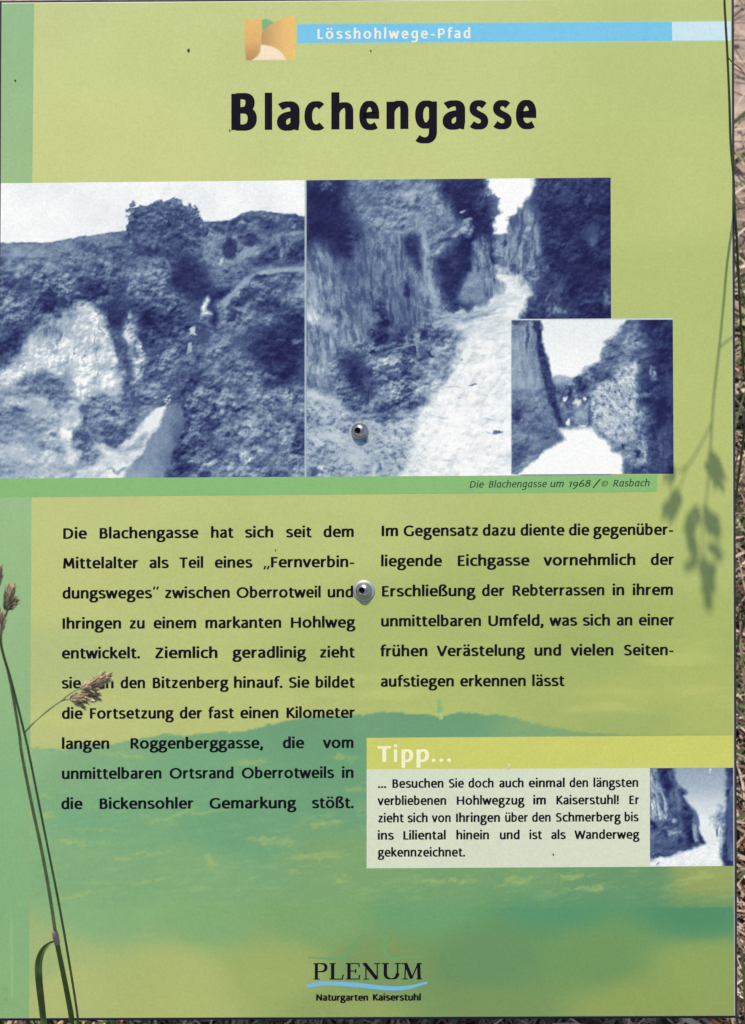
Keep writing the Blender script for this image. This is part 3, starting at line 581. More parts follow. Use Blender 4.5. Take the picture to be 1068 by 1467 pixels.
    p.poly([(158, 470), (172, 474), (180, 500), (186, 530), (184, 570), (196, 590), (186, 600), (174, 575), (178, 535), (168, 500)], .27, 2.4, 3, lf(.1)); p.blob(204, 487, 5, 18, .2, -12, .3, 2)
    p.poly([(182, 556), (205, 545), (226, 530), (244, 560), (222, 578), (190, 585)], .42, 4, 4, lf(.14)); p.blob(192, 568, 6, 16, .26, -12, .2, 3)
    p.poly([(-9, 466), (50, 466), (38, 488), (24, 508), (8, 522), (-9, 528)], .25, 5, 3, lf(.11))
    p.poly([(24, 548), (40, 536), (62, 534), (92, 538), (98, 550), (92, 580), (82, 592), (72, 572), (60, 560), (40, 566), (24, 560)], .44, 3, 4, lf(.12)); p.blob(56, 560, 8, 6, .3, 0, .2, 3); p.blob(18, 600, 26, 22, .46, 0, .2, 6, lf(.13)); p.blob(50, 632, 16, 18, .48, 0, .2, 5, lf(.12))
    p.poly([(113, 576), (102, 588), (88, 600), (84, 620), (94, 640), (96, 656), (94, 668), (108, 664), (120, 652), (106, 640), (108, 614), (122, 600), (128, 578)], .79, 3.5, 4, ('leaf', .07, 0)); p.blob(95, 622, 9, 9, .93, 0, .4, 2)
    p.poly([(116, 576), (135, 566), (155, 566), (173, 576), (192, 592), (196, 610), (184, 628), (172, 638), (156, 640), (144, 630), (128, 620), (118, 604)], .43, 2.4, 4, lf(.15)); p.blob(164, 592, 9, 8, .22, 20, .2, 3); p.blob(160, 632, 16, 7, .28, -10, .2, 3, lf(.1))
    p.poly([(106, 622), (118, 614), (130, 620), (132, 634), (142, 650), (136, 664), (118, 668), (112, 650), (104, 636)], .38, 3, 4, lf(.15)); p.blob(122, 626, 8, 8, .24, 0, .2, 2)
    # the track
    p.poly([(238, 582), (242, 592), (232, 610), (218, 628), (206, 650), (186, 668), (176, 700), (90, 700), (112, 676), (142, 664), (150, 655), (134, 634), (150, 640), (168, 643), (190, 622), (207, 602), (224, 585)], .78, 2, 3, ('leaf', .06, 0)); p.poly([(240, 580), (240, 594), (228, 610), (216, 618), (206, 616), (208, 602), (226, 585)], .88, 2.6, 1.5)
    p.poly([(236, 590), (246, 578), (258, 578), (264, 590), (262, 612), (252, 642), (242, 668), (228, 700), (172, 700), (180, 674), (204, 652), (216, 628), (230, 612)], .50, 4, 1.6, ('cloud', .06)); p.burn([(255, 625, 10, 45, -.12), (200, 680, 30, 18, .08), (240, 588, 9, 10, .05)])
    p.poly([(214, 620), (204, 640), (184, 650), (170, 648), (190, 636)], .66, 2, 2, ('streak', .1, 80)); p.blob(168, 672, 22, 4, .6, -8, .2, 3)
    p.blob(243, 572, 6, 8, .7, 0, .4, 2, ('leaf', .3, 0, .5)); p.blob(262, 560, 14, 16, .28, 0, .2, 3, lf(.13))
    p.burn([(60, 372, 70, 16, .06), (30, 425, 34, 26, -.05), (200, 388, 60, 22, .05), (130, 410, 22, 18, -.08), (165, 405, 20, 20, -.08), (216, 465, 30, 24, -.1), (350, 652, 60, 36, .05), (398, 592, 40, 26, .04),
            (40, 650, 64, 40, .05), (72, 474, 30, 12, -.16), (150, 500, 14, 40, -.04), (300, 545, 40, 30, -.03), (330, 515, 40, 20, .05), (270, 560, 20, 30, -.05), (250, 660, 24, 24, -.08), (400, 415, 40, 14, .04)])
    ed = smooth(436.3, 437.6, X); p.T = p.T*(1-ed)+.72*ed
    return p.rgb()
print_grid('photograph', [(1.6, 262.6), (438.4, 258.2), (438.6, 683.2), (-1.0, 685.8)], 1.35, .00012, photo1, board)['label'] = 'blue toned photograph of a bushy hillside with a pale bluff and track'

# ---- photograph 2: the sunken lane
def photo2(X, Y):
    p = Paint(X, Y, .42, 200); lf = lambda a=.13, s=1.0: ('leaf', a, 0, s); st = lambda a=.1, g_=-8, s=1.0: ('streak', a, g_, s)
    p.poly([(430, 250), (700, 250), (700, 470), (430, 600)], .42, 1, 0, st(.10, -8))
    p.poly([(490, 250), (640, 250), (645, 300), (610, 330), (560, 345), (530, 330), (500, 300)], .45, 8, 5, lf(.10, .8)); p.blob(595, 275, 30, 16, .55, 0, .1, 5, lf(.1)); p.blob(622, 290, 20, 22, .55, 0, .1, 4, lf(.12)); p.blob(530, 285, 24, 24, .38, 30, .1, 4, lf(.1))
    p.poly([(430, 250), (496, 250), (498, 290), (512, 318), (532, 342), (520, 366), (500, 374), (480, 368), (466, 352), (456, 352), (446, 368), (430, 390)], .07, 6, 5, lf(.04)); p.blob(510, 345, 22, 20, .16, 35, .1, 5, lf(.1)); p.blob(505, 385, 22, 12, .28, 0, .1, 5, lf(.08)); p.blob(468, 266, 16, 6, .3, 0, .2, 3, lf(.14)); p.blob(462, 290, 10, 10, .06, 0, .3, 2)
    p.poly([(446, 352), (462, 354), (474, 370), (484, 400), (500, 440), (520, 470), (530, 520), (480, 520), (438, 500), (438, 380)], .48, 5, 3, st(.13, -10))
    p.blob(450, 448, 15, 26, .84, -20, .1, 4, st(.12, -20)); p.blob(470, 462, 12, 16, .66, -25, .1, 3); p.blob(470, 372, 8, 10, .5, 0, .2, 2); p.blob(450, 405, 8, 16, .58, 0, .1, 3); p.blob(462, 530, 10, 30, .62, -8, .1, 4, st(.12)); p.blob(443, 520, 6, 24, .62, 0, .1, 3)
    p.poly([(592, 318), (600, 306), (612, 312), (613, 345), (614, 380), (622, 405), (636, 440), (650, 462), (628, 455), (612, 420), (603, 386), (602, 345)], .56, 3, 2, st(.08, -4))
    p.poly([(520, 330), (576, 340), (578, 380), (600, 390), (615, 440), (600, 470), (540, 470), (520, 430), (500, 400)], .41, 6, 3, st(.10, -6)); p.blob(528, 455, 8, 22, .55, -28, .2, 3); p.blob(500, 440, 5, 26, .33, -20, .2, 3); p.blob(562, 400, 5, 40, .48, 0, .1, 3); p.blob(608, 420, 5, 18, .55, -14, .1, 2)
    p.poly([(576, 344), (590, 337), (600, 338), (604, 360), (604, 384), (598, 387), (592, 370), (580, 362)], .1, 2, 2, lf(.05)); p.blob(583, 416, 4, 12, .13, -4, .5, 1.5); p.blob(546, 448, 7, 20, .18, -4, .3, 3); p.blob(550, 468, 14, 8, .14, 0, .3, 3); p.blob(611, 446, 8, 6, .2, 30, .4, 2); p.blob(575, 358, 2, 20, .3, 0, .3, 1)
    # dark bushes behind
    p.poly([(620, 372), (640, 364), (652, 352), (648, 335), (660, 325), (650, 306), (640, 290), (632, 272), (625, 250), (697, 250), (703, 290), (707, 320), (712, 345), (712, 400), (722, 415), (712, 424), (692, 434), (672, 442), (650, 446), (638, 434), (630, 410), (626, 385)], .1, 3, 3.5, lf(.06))
    p.poly([(614, 330), (640, 322), (668, 318), (678, 326), (668, 336), (640, 346), (636, 362), (618, 366)], .46, 3, 4, lf(.16)); p.blob(662, 303, 5, 2.5, .6, -25, .4, 1.5); p.blob(668, 318, 8, 3, .55, -20, .3, 2); p.blob(630, 300, 8, 14, .48, 0, .2, 3, lf(.16)); p.blob(638, 345, 12, 5, .24, 0, .2, 3, lf(.14)); p.blob(690, 285, 12, 26, .2, 0, .1, 3, lf(.12)); p.blob(700, 270, 6, 16, .3, 0, .1, 3, lf(.16))
    p.poly([(676, 400), (680, 346), (690, 338), (700, 352), (709, 388), (724, 414), (716, 424), (694, 434), (662, 436), (656, 420), (668, 412)], .42, 3, 2.5, st(.15, -8)); p.poly([(672, 392), (690, 388), (694, 420), (700, 430), (664, 434), (658, 420)], .52, 3, 2, lf(.05)); p.blob(707, 372, 2, 16, .1, -14, .4, 1.5); p.blob(660, 445, 40, 5, .18, -4, .3, 3, lf(.06))
    # sky
    p.poly([(702, 244), (774, 244), (766, 262), (760, 284), (752, 294), (740, 306), (730, 316), (727, 333), (712, 332), (706, 314), (720, 306), (712, 296), (718, 284), (706, 276), (700, 262)], .99, 2.0, 4.5)
    p.poly([(727, 322), (742, 308), (760, 296), (771, 310), (777, 350), (777, 400), (768, 418), (752, 404), (736, 396), (722, 390), (721, 372), (727, 350)], .44, 2, 2, st(.13, 2)); p.blob(756, 332, 7, 12, .56, 0, .2, 2, lf(.1)); p.blob(737, 345, 5, 18, .55, 4, .2, 1.5); p.blob(744, 340, 4, 16, .3, 4, .2, 1.5); p.blob(762, 390, 12, 20, .4, 0, .1, 2, lf(.14)); p.blob(735, 384, 6, 9, .26, 10, .3, 1.5)
    p.poly([(708, 334), (727, 334), (727, 352), (722, 372), (722, 386), (710, 384), (708, 350)], .4, 1.8, 2, lf(.12)); p.blob(724, 346, 4, 6, .2, 0, .3, 1.5); p.blob(715, 350, 3, 9, .56, -20, .2, 1)
    # right dark wall
    p.poly([(770, 244), (884, 244), (884, 470), (734, 470), (746, 446), (764, 422), (774, 404), (778, 360), (776, 326), (768, 302), (762, 290), (766, 268)], .12, 3, 3, lf(.08)); p.blob(800, 268, 30, 16, .24, 0, .1, 4, lf(.14)); p.blob(848, 290, 20, 20, .2, 0, .1, 4, lf(.1)); p.blob(851, 344, 6, 13, .42, 6, .2, 2); p.blob(846, 335, 14, 16, .24, 0, .1, 3)
    p.blob(800, 415, 14, 30, .3, 18, .1, 4, st(.12, 20)); p.blob(800, 446, 26, 10, .42, 0, .1, 3, st(.16, 4)); p.blob(762, 445, 10, 12, .2, 30, .1, 3, lf(.15)); p.blob(870, 428, 5, 14, .42, 0, .2, 2); p.blob(778, 386, 10, 24, .2, 0, .1, 4, lf(.1)); p.blob(840, 395, 26, 30, .08, 0, .1, 4, lf(.05)); p.blob(786, 424, 2, 14, .36, 25, .4, 1)
    # slope at the foot of the left wall
    p.poly([(500, 490), (560, 478), (640, 455), (668, 476), (654, 512), (630, 545), (606, 580), (580, 610), (540, 625), (500, 596), (478, 576), (470, 520)], .45, 6, 5, lf(.19, .9)); p.blob(625, 545, 26, 30, .55, 30, .1, 5, lf(.13)); p.blob(640, 500, 20, 22, .47, 30, .1, 4, lf(.19))
    for q in ((548, 484, 12, 12), (572, 486, 12, 9), (613, 478, 9, 13), (534, 480, 7, 6), (560, 500, 16, 5), (580, 524, 10, 6), (618, 512, 4, 8), (528, 500, 8, 6), (592, 500, 5, 12)): p.blob(*q, .15, 10, .2, 3.5, lf(.08))
    p.blob(597, 490, 2, 24, .56, -3, .4, 1); p.blob(580, 497, 30, 1.8, .56, -14, .4, 1)
    p.poly([(480, 512), (498, 506), (516, 518), (522, 530), (526, 548), (534, 566), (520, 570), (504, 556), (494, 538), (484, 524)], .1, 5, 3.5, lf(.05)); p.blob(494, 548, 10, 12, .4, 0, .2, 3, lf(.1)); p.blob(512, 585, 26, 12, .35, 20, .1, 4, lf(.16)); p.blob(546, 590, 12, 8, .24, 10, .1, 3, lf(.12))
    # near left bank, speckled and lighter
    p.poly([(430, 552), (450, 556), (470, 566), (488, 578), (508, 594), (520, 604), (545, 606), (575, 600), (602, 585), (612, 620), (600, 700), (430, 700)], .68, 4, 3, ('speck', .20, 12, 1.3)); p.blob(452, 606, 22, 10, .56, 25, .1, 4, lf(.16)); p.blob(455, 655, 30, 14, .48, 20, .1, 5, lf(.16)); p.blob(470, 676, 40, 9, .5, 0, .1, 5, lf(.2)); p.blob(446, 678, 14, 8, .28, 0, .2, 4, lf(.1)); p.blob(480, 628, 30, 7, .76, 22, .1, 3); p.blob(456, 570, 22, 8, .78, 22, .1, 3); p.blob(510, 652, 30, 14, .74, 10, .1, 5)
    for q in ((540, 596, 7, 5), (548, 606, 9, 3), (586, 622, 8, 6), (542, 670, 7, 7), (576, 672, 5, 6), (473, 608, 6, 4), (500, 600, 14, 3), (548, 640, 8, 2), (564, 654, 8, 2)): p.blob(*q, .36, 15, .2, 2.5, op=.8)
    # the pale path
    p.poly([(709, 384), (722, 387), (730, 394), (742, 399), (756, 410), (765, 421), (756, 432), (746, 445), (740, 456), (745, 700), (560, 700), (584, 668), (596, 635), (600, 606), (606, 585), (622, 562), (640, 545), (650, 520), (660, 495), (668, 480), (655, 462), (640, 456), (672, 446), (704, 434), (722, 416), (716, 402)], .93, 3.6, 5, ('speck', .06, -3, 2.2)); mk = smooth(.8, .9, p.T)*(X > 560)*(Y > 380); p.T = p.T+mk*(.075*fbm(X/26+Y/60, Y/7, 231, 4)-.05*smooth(.1, .5, fbm((X+.5*Y)/7, (Y)/30, 233, 3))-.05*(1-smooth(430, 540, Y)))
    p.poly([(636, 456), (668, 450), (706, 434), (722, 420), (742, 420), (744, 470), (700, 484), (664, 480)], .84, 6, 3, ('streak', .06, 82)); p.poly([(600, 440), (650, 450), (700, 444), (712, 438), (700, 454), (664, 462), (630, 458)], .62, 3, 2, ('streak', .12, 82)); p.poly([(572, 700), (590, 655), (602, 600), (618, 572), (630, 580), (618, 630), (600, 690)], .84, 6, 4, ('speck', .12, 0, 1.4), .8)
    p.blob(680, 551.5, 7, 1.6, .45, -6, .5, .8); p.blob(713, 618.5, 8, 2.6, .36, -5, .4, 1); p.blob(697, 620, 8, 1, .75, 0, .4, 1); p.blob(661, 516, 2, 1.6, .5, 0, .5, .3); p.blob(658, 570, 2, 1.2, .55, 0, .5, .3); p.blob(700, 600, 9, 1.2, .72, 0, .4, 1); p.blob(640, 660, 12, 1.5, .78, 0, .3, 1); p.blob(634, 598, 12, 1.4, .72, 5, .3, 1); p.blob(650, 555, 14, 1.4, .74, 6, .3, 1)
    p.burn([(545, 440, 60, 60, -.05), (612, 395, 14, 50, .06), (540, 300, 50, 30, .04), (600, 610, 40, 40, .06), (470, 520, 22, 40, .03), (660, 470, 40, 14, -.06), (700, 545, 60, 80, -.02), (735, 415, 12, 14, -.02), (560, 470, 40, 22, -.08)])
    ed = 1-smooth(439.0, 440.0, X); p.T = p.T*(1-ed)+.6*ed
    return p.rgb()
print_grid('photograph', [(438.9, 258.2), (875.2, 254.4), (876.4, 681.2), (438.9, 683.2)], 1.35, .00012, photo2, board)['label'] = 'blue toned photograph of a sunken lane with a white path'

cb = flat_quad('credit_band', [(-1.6, 685.4), (942.2, 680.2), (941.4, 704.8), (46, 713), (-1.9, 713)], .00018, (139, 196, 122), board) if False else \
     flat_quad('credit_band', [(-1.6, 685.6), (942.2, 680.0), (941.6, 704.6), (-2, 712.4)], 0.00018, (137, 186, 118), board)
def photo3(X, Y):
    p = Paint(X, Y, .915, 300); lf = lambda a=.13, s=1.0: ('leaf', a, 0, s); st = lambda a=.1, g_=0, s=1.0: ('streak', a, g_, s)
    p.T = .93-.05*smooth(540, 455, Y)
    p.poly([(786, 539), (800, 537), (818, 541), (832, 546), (845, 560), (845, 618), (796, 618)], .62, 2, 1.5, lf(.06)); p.poly([(790, 553), (812, 550), (822, 560), (822, 618), (800, 618)], .4, 2, 2, lf(.1))
    p.poly([(726, 450), (772, 450), (776, 480), (779, 505), (787, 530), (794, 555), (797, 575), (803, 600), (812, 612), (814, 632), (792, 640), (772, 654), (748, 674), (726, 684)], .44, 2, 2, lf(.09)); p.poly([(732, 470), (764, 470), (770, 510), (774, 550), (764, 560), (735, 555)], .56, 5, 2, st(.07, -2, 1.2)); p.blob(756, 480, 3, 26, .3, 0, .2, 1.5); p.blob(750, 600, 24, 26, .4, 0, .1, 5, lf(.12)); p.blob(742, 590, 12, 28, .2, 0, .1, 5, lf(.08)); p.blob(790, 600, 14, 12, .42, 0, .1, 3); p.blob(780, 622, 14, 10, .28, 0, .1, 3, lf(.1)); p.blob(745, 650, 18, 20, .27, -30, .1, 4, lf(.1)); p.blob(740, 462, 18, 8, .25, 0, .1, 3)
    p.poly([(764, 458), (774, 458), (778, 490), (787, 520), (795, 550), (797, 575), (806, 604), (812, 612), (802, 612), (792, 592), (784, 570), (778, 540), (770, 505), (768, 480)], .13, 1.8, 1.6, lf(.06))
    p.poly([(812, 566), (820, 545), (838, 530), (858, 518), (866, 500), (866, 490), (885, 478), (896, 462), (904, 450), (975, 450), (975, 690), (895, 690), (890, 660), (870, 636), (848, 618), (838, 618), (834, 612), (815, 614), (814, 590)], .4, 2.2, 3.5, lf(.12)); p.blob(900, 490, 22, 26, .48, 30, .1, 4, lf(.12)); p.blob(866, 535, 26, 14, .38, -30, .1, 4, lf(.12))
    for q in ((835, 555, 12, 9), (828, 548, 8, 8), (816, 570, 3, 20), (845, 590, 3, 26)): p.blob(*q, .2, 0, .3, 2.5, lf(.1))
    for q in ((810, 571, 5, 3.5, .85), (827, 576, 4, 7, .82), (837, 573, 3, 4, .85), (832, 594, 10, 12, .62), (815, 607, 3, 4, .9), (836, 611, 4, 2, .8), (833, 602, 8, 6, .52)): p.blob(*q, 0, .4, 1.5)
    p.blob(845, 594, 1.8, 18, .2, 4, .5, 1)
    p.poly([(848, 566), (858, 552), (876, 540), (892, 524), (912, 514), (918, 530), (914, 560), (912, 600), (910, 628), (900, 640), (878, 632), (850, 614), (846, 590)], .72, 3, 3, ('speck', .26, 30, 1.1)); p.blob(878, 605, 22, 18, .78, 0, .1, 4, ('speck', .2, 0, 1)); p.poly([(848, 612), (872, 628), (896, 640), (892, 656), (870, 638), (846, 620)], .45, 2.5, 2, lf(.1)); p.blob(905, 650, 16, 18, .55, 0, .1, 4, lf(.2)); p.blob(922, 640, 6, 26, .7, 5, .2, 3, ('speck', .3, 60, .9)); p.blob(915, 600, 5, 24, .6, 0, .2, 3, lf(.2)); p.blob(893, 640, 4, 5, .12, 0, .3, 2); p.blob(916, 652, 5, 7, .12, 30, .3, 2); p.blob(925, 590, 8, 12, .45, 0, .2, 3, lf(.2))
    p.poly([(922, 452), (975, 452), (975, 690), (945, 690), (932, 640), (926, 610), (932, 590), (918, 570), (916, 530), (928, 520), (930, 490), (918, 476)], .12, 3, 4, lf(.07)); p.blob(936, 535, 8, 16, .42, 0, .2, 3, ('streak', .2, 0, .7)); p.blob(950, 640, 16, 44, .28, 0, .2, 4, st(.08)); p.blob(960, 560, 6, 50, .22, 0, .2, 3); p.blob(950, 590, 9, 28, .05, 20, .2, 3); p.blob(924, 565, 8, 4, .45, 10, .2, 2); p.blob(915, 482, 14, 12, .5, 0, .2, 4, lf(.2)); p.blob(926, 474, 9, 14, .14, 20, .2, 3); p.blob(922, 676, 20, 9, .16, 8, .2, 4)
    p.poly([(802, 616), (846, 614), (856, 624), (874, 640), (890, 654), (893, 668), (893, 692), (738, 692), (748, 676), (772, 655), (794, 641), (812, 630)], .99, 2.6, 2.5, ('speck', .02)); p.poly([(736, 672), (760, 652), (772, 650), (752, 672), (740, 684)], .5, 2, 2, st(.12, 60))
    for ed in (1-smooth(732.6, 734, X), 1-smooth(458.0, 459.2, Y+(X-732)*.004)): p.T = p.T*(1-ed)+.8*ed
    return p.rgb()
print_grid('photograph', [(732.0, 457.0), (964.2, 456.0), (965.4, 678.6), (732.4, 679.8)], 1.2, .00026, photo3, board)['label'] = 'smaller blue toned photograph of a bright track between steep banks'
cr = Lettering(.00028)
for wd, a, b_ in (('Die', 672.8, 693.1), ('Blɑchenɡɑsse', 700.2, 783.5), ('um', 788.2, 808), ('1968', 815.3, 846), ('/', 850.9, 857.4), ('©', 861.7, 871.2), ('Rɑsbɑch', 878.6, 931)):
    cr.word(wd, a, b_-1.0, 698.9-(a-672)*.0085, 7.7, slope=-.0085, W=17 if wd != '©' else 12, shear=.17, lead=9, seg=4)
cr.build('credit_lettering', M_credit, cb)

# body text, both columns
COL1 = [(772.3, 769.6, [('Die', 90.3, 124.5), ('Blachengasse', 142.4, 284.3), ('hat', 302.3, 334.4), ('sich', 351.2, 392.1), ('seit', 410, 446.4), ('dem', 463.4, 507.5)]),
 (814.9, 812.8, [('Mittelalter', 90.3, 198.2), ('als', 214, 241.5), ('Teil', 257.5, 291.7), ('eines', 307.7, 361.5), ('„Fernverbin-', 377.9, 508.4)]),
 (858, 856.1, [('dungsweges“', 89.5, 227.5), ('zwischen', 236.1, 329.8), ('Oberrotweil', 339.1, 460.1), ('und', 469.4, 506.6)]),
 (901.3, 899.4, [('Ihringen', 89.3, 174.2), ('zu', 185.4, 207.9), ('einem', 220, 281.7), ('markanten', 294.3, 403.5), ('Hohlweg', 416.4, 508.6)]),
 (943.9, 942.3, [('entwickelt.', 88.7, 201.1), ('Ziemlich', 222.1, 312.2), ('geradlinig', 333.7, 438), ('zieht', 458, 508.2)]),
 (986.7, 985.4, [('sie', 88.7, 116), ('an', 140, 163.4), ('den', 172.7, 208.5), ('Bitzenberg', 218.6, 327), ('hinauf.', 335.2, 405.2), ('Sie', 413.8, 443.3), ('bildet', 452.2, 508.2)]),
 (1030.2, 1028.8, [('die', 88.7, 118.5), ('Fortsetzung', 128.6, 248.5), ('der', 257.5, 289.7), ('fast', 298.6, 335.2), ('einen', 344.3, 399.4), ('Kilometer', 410.2, 508.6)]),
 (1073.4, 1071.9, [('langen', 88.7, 157.2), ('Roggenberggasse,', 186.7, 377.2), ('die', 405.2, 435.8), ('vom', 463.6, 507.1)]),
 (1116.4, 1114.8, [('unmittelbaren', 88.7, 232), ('Ortsrand', 243.1, 335.2), ('Oberrotweils', 346.4, 478.5), ('in', 489.9, 507.1)]),
 (1159.5, 1158, [('die', 87.8, 118.3), ('Bickensohler', 142.4, 277.3), ('Gemarkung', 300.1, 424), ('stößt.', 447.2, 507.1)])]
COL2 = [(768.6, 766.6, [('Im', 546.4, 571), ('Gegensatz', 578.2, 685.6), ('dazu', 691.5, 738.7), ('diente', 745.7, 808.8), ('die', 815, 844.3), ('gegenüber-', 850.4, 965.4)]),
 (811.8, 809.6, [('liegende', 546, 633.2), ('Eichgasse', 655.5, 758.6), ('vornehmlich', 779.7, 910.9), ('der', 932.4, 965.8)]),
 (855, 852.8, [('Erschließung', 547, 680.8), ('der', 690.5, 722.9), ('Rebterrassen', 734.1, 866.5), ('in', 877.7, 895), ('ihrem', 906.6, 964.7)]),
 (897.9, 896.2, [('unmittelbaren', 546, 689.8), ('Umfeld,', 699.3, 779.1), ('was', 788.1, 826.7), ('sich', 835, 874.5), ('an', 883.5, 906.6), ('einer', 915.2, 966)]),
 (940.8, 939, [('frühen', 545, 613), ('Verästelung', 627, 751.8), ('und', 765.7, 804.5), ('vielen', 818.5, 879.4), ('Seiten-', 893.9, 965.8)]),
 (984.2, 982.6, [('aufstiegen', 545.5, 650.9), ('erkennen', 659.3, 753.9), ('lässt', 762.5, 808.8)])]
TIP = [(1129.2, 1127.7, [('...', 541.6, 553.8), ('Besuchen', 561.9, 636), ('Sie', 642.9, 664.9), ('doch', 671, 707.8), ('auch', 715.2, 750.9), ('einmal', 757.5, 809.8), ('den', 815.8, 843.2), ('längsten', 850.2, 915)]),
 (1153.8, 1152.4, [('verbliebenen', 541.6, 639.9), ('Hohlwegzug', 654.1, 751.3), ('im', 763.9, 782.8), ('Kaiserstuhl!', 796.8, 887.2), ('Er', 901.3, 916)]),
 (1178.6, 1177, [('zieht', 541.6, 578.6), ('sich', 583.9, 613.4), ('von', 619.3, 646.4), ('Ihringen', 653.1, 717), ('über', 723.5, 756.7), ('den', 762.2, 789.6), ('Schmerberg', 796.2, 889.3), ('bis', 894.7, 915)]),
 (1203.4, 1202, [('ins', 541.2, 564.2), ('Liliental', 577.6, 639.3), ('hinein', 653.7, 701.3), ('und', 716, 745.1), ('ist', 758.5, 776.6), ('als', 789.6, 810.6), ('Wanderweg', 824, 916)]),
 (1227.7, 1227, [('gekennzeichnet.', 541.6, 666.9)])]
def text_block(name, rows, xh, x0, x1, parent, h, **kw):
    t = Lettering(h)
    for ya, yb, ws in rows:
        s_ = (yb-ya)/(x1-x0)
        for wd, a, b_ in ws: t.word(wd, a+.5, b_-.5, ya+(a-x0)*s_-.4, xh, slope=s_, **kw)
    return t.build(name, M_black, parent)
text_block('body_text', COL1, 11.9, 90, 508, board, .00018, W=25, seg=6)['label'] = 'left column of black text'
text_block('body_text', COL2, 11.9, 546, 966, board, .00018, W=25, seg=6)['label'] = 'right column of black text'

# tip box
tb = flat_quad('tip_box', [(525.6, 1101.4), (931.6, 1099.6), (931.8, 1241.8), (525.6, 1244)], .00010, (213, 219, 196), board)
th = flat_quad('tip_heading_band', [(525.6, 1057.0), (1050.4, 1053.6), (1051, 1099.8), (525.6, 1102)], .00012, (203, 205, 108), tb)
text_block('tip_text', TIP, 9.7, 541, 916, tb, .00020, W=25, seg=5)
tp = Lettering(.00022)
for ch, x0, x1 in (('T', 541.2, 560.6), ('i', 564.4, 569.6), ('p', 575.6, 592.4), ('p', 597, 615.2), ('.', 618.6, 624.4), ('.', 629.6, 635.4), ('.', 640.8, 646.8)):
    gs = glyph(ch, 24, .8, 8); xs = [v[0] for g_ in gs for v in g_[0]]; sx = (x1-x0)/(max(xs)-min(xs)); tp.char(ch, x0-min(xs)*sx, 1091.6-(x0-541)*.004, sx, .178, -.004, W=24, contrast=.8, seg=8)
tp.build('tip_heading', M_cream, th)
def photo4(X, Y):
    p = Paint(X, Y, .6, 400); p.T = np.interp(Y, [1100, 1125, 1150, 1175, 1200, 1215], [.62, .68, .80, .88, .87, .84]); lf = lambda a=.12, s=.8: ('leaf', a, 0, s); st = lambda a=.1, g_=0, s=.8: ('streak', a, g_, s)
    p.blob(1030, 1172, 14, 16, .62, 0, .1, 4, lf(.1)); p.blob(1036, 1185, 10, 22, .55, 0, .1, 4, lf(.14)); p.blob(1017, 1104, 2, 4, .8, 10, .4, 1)
    p.poly([(924, 1095), (960, 1095), (967, 1110), (973, 1124), (984, 1136), (979, 1141), (985, 1152), (996, 1160), (1001, 1176), (1006, 1196), (1012, 1210), (984, 1219), (956, 1228), (924, 1236)], .37, 1.6, 1.8, lf(.07))
    p.poly([(929, 1106), (940, 1100), (944, 1120), (956, 1140), (957, 1172), (944, 1176), (929, 1172)], .62, 2, 2, st(.2, -8, .7)); p.poly([(941, 1098), (962, 1098), (966, 1112), (962, 1128), (958, 1142), (950, 1128), (944, 1112)], .15, 2, 2, lf(.08)); p.blob(962, 1112, 4, 7, .36, -20, .3, 2); p.blob(970, 1145, 10, 24, .42, -15, .1, 3, st(.06, -15))
    p.poly([(974, 1130), (985, 1137), (979, 1140), (984, 1152), (994, 1170), (996, 1190), (1000, 1206), (990, 1214), (982, 1212), (982, 1190), (978, 1165), (976, 1145)], .17, 1.6, 2, lf(.07)); p.poly([(993, 1158), (1000, 1170), (1004, 1190), (1011, 1209), (1004, 1212), (996, 1196), (992, 1176)], .42, 1.5, 1.5); p.poly([(994, 1180), (999, 1182), (1001, 1204), (997, 1206), (994, 1194)], .62, 2, 1.4); p.poly([(1003, 1192), (1011, 1204), (1009, 1211), (1003, 1208)], .2, 1.2, 1.5)
    p.blob(935, 1184, 8, 10, .13, 0, .2, 3); p.blob(952, 1194, 8, 6, .22, 0, .2, 3); p.blob(968, 1190, 13, 6, .6, 15, .2, 3, lf(.12)); p.blob(974, 1206, 5, 9, .2, 0, .3, 2); p.blob(945, 1212, 16, 10, .36, 0, .1, 3, lf(.08)); p.blob(946, 1226, 14, 3, .22, -8, .3, 2); p.blob(966, 1176, 3, 4, .7, 0, .3, 1); p.blob(948, 1172, 3, 3, .75, 0, .3, 1); p.blob(955, 1171, 2, 2, .75, 0, .3, 1)
    p.poly([(924, 1234), (956, 1228), (984, 1218), (1012, 1209), (1030, 1207), (1042, 1212), (1044, 1248), (924, 1248)], .9, 1.8, 2, ('speck', .05)); p.blob(944, 1238, 4, 1.5, .5, -20, .3, 1)
    p.poly([(1042, 1095), (1060, 1095), (1060, 1248), (1040, 1248), (1034, 1232), (1033, 1222), (1038, 1208), (1040, 1180), (1038, 1166), (1042, 1156), (1040, 1132)], .18, 1.6, 2.5, lf(.07)); p.poly([(1045, 1130), (1052, 1120), (1052, 1235), (1043, 1230), (1043, 1170)], .38, 1.5, 1, st(.05)); p.blob(1031, 1188, 2, 8, .85, 10, .3, 1); p.blob(1028, 1192, 2, 8, .4, 10, .3, 1)
    return p.rgb(.03)
print_grid('tip_photograph', [(931.4, 1100.6), (1050.4, 1099.8), (1051, 1240.4), (931.6, 1241.6)], 1.15, .00014, photo4, tb)

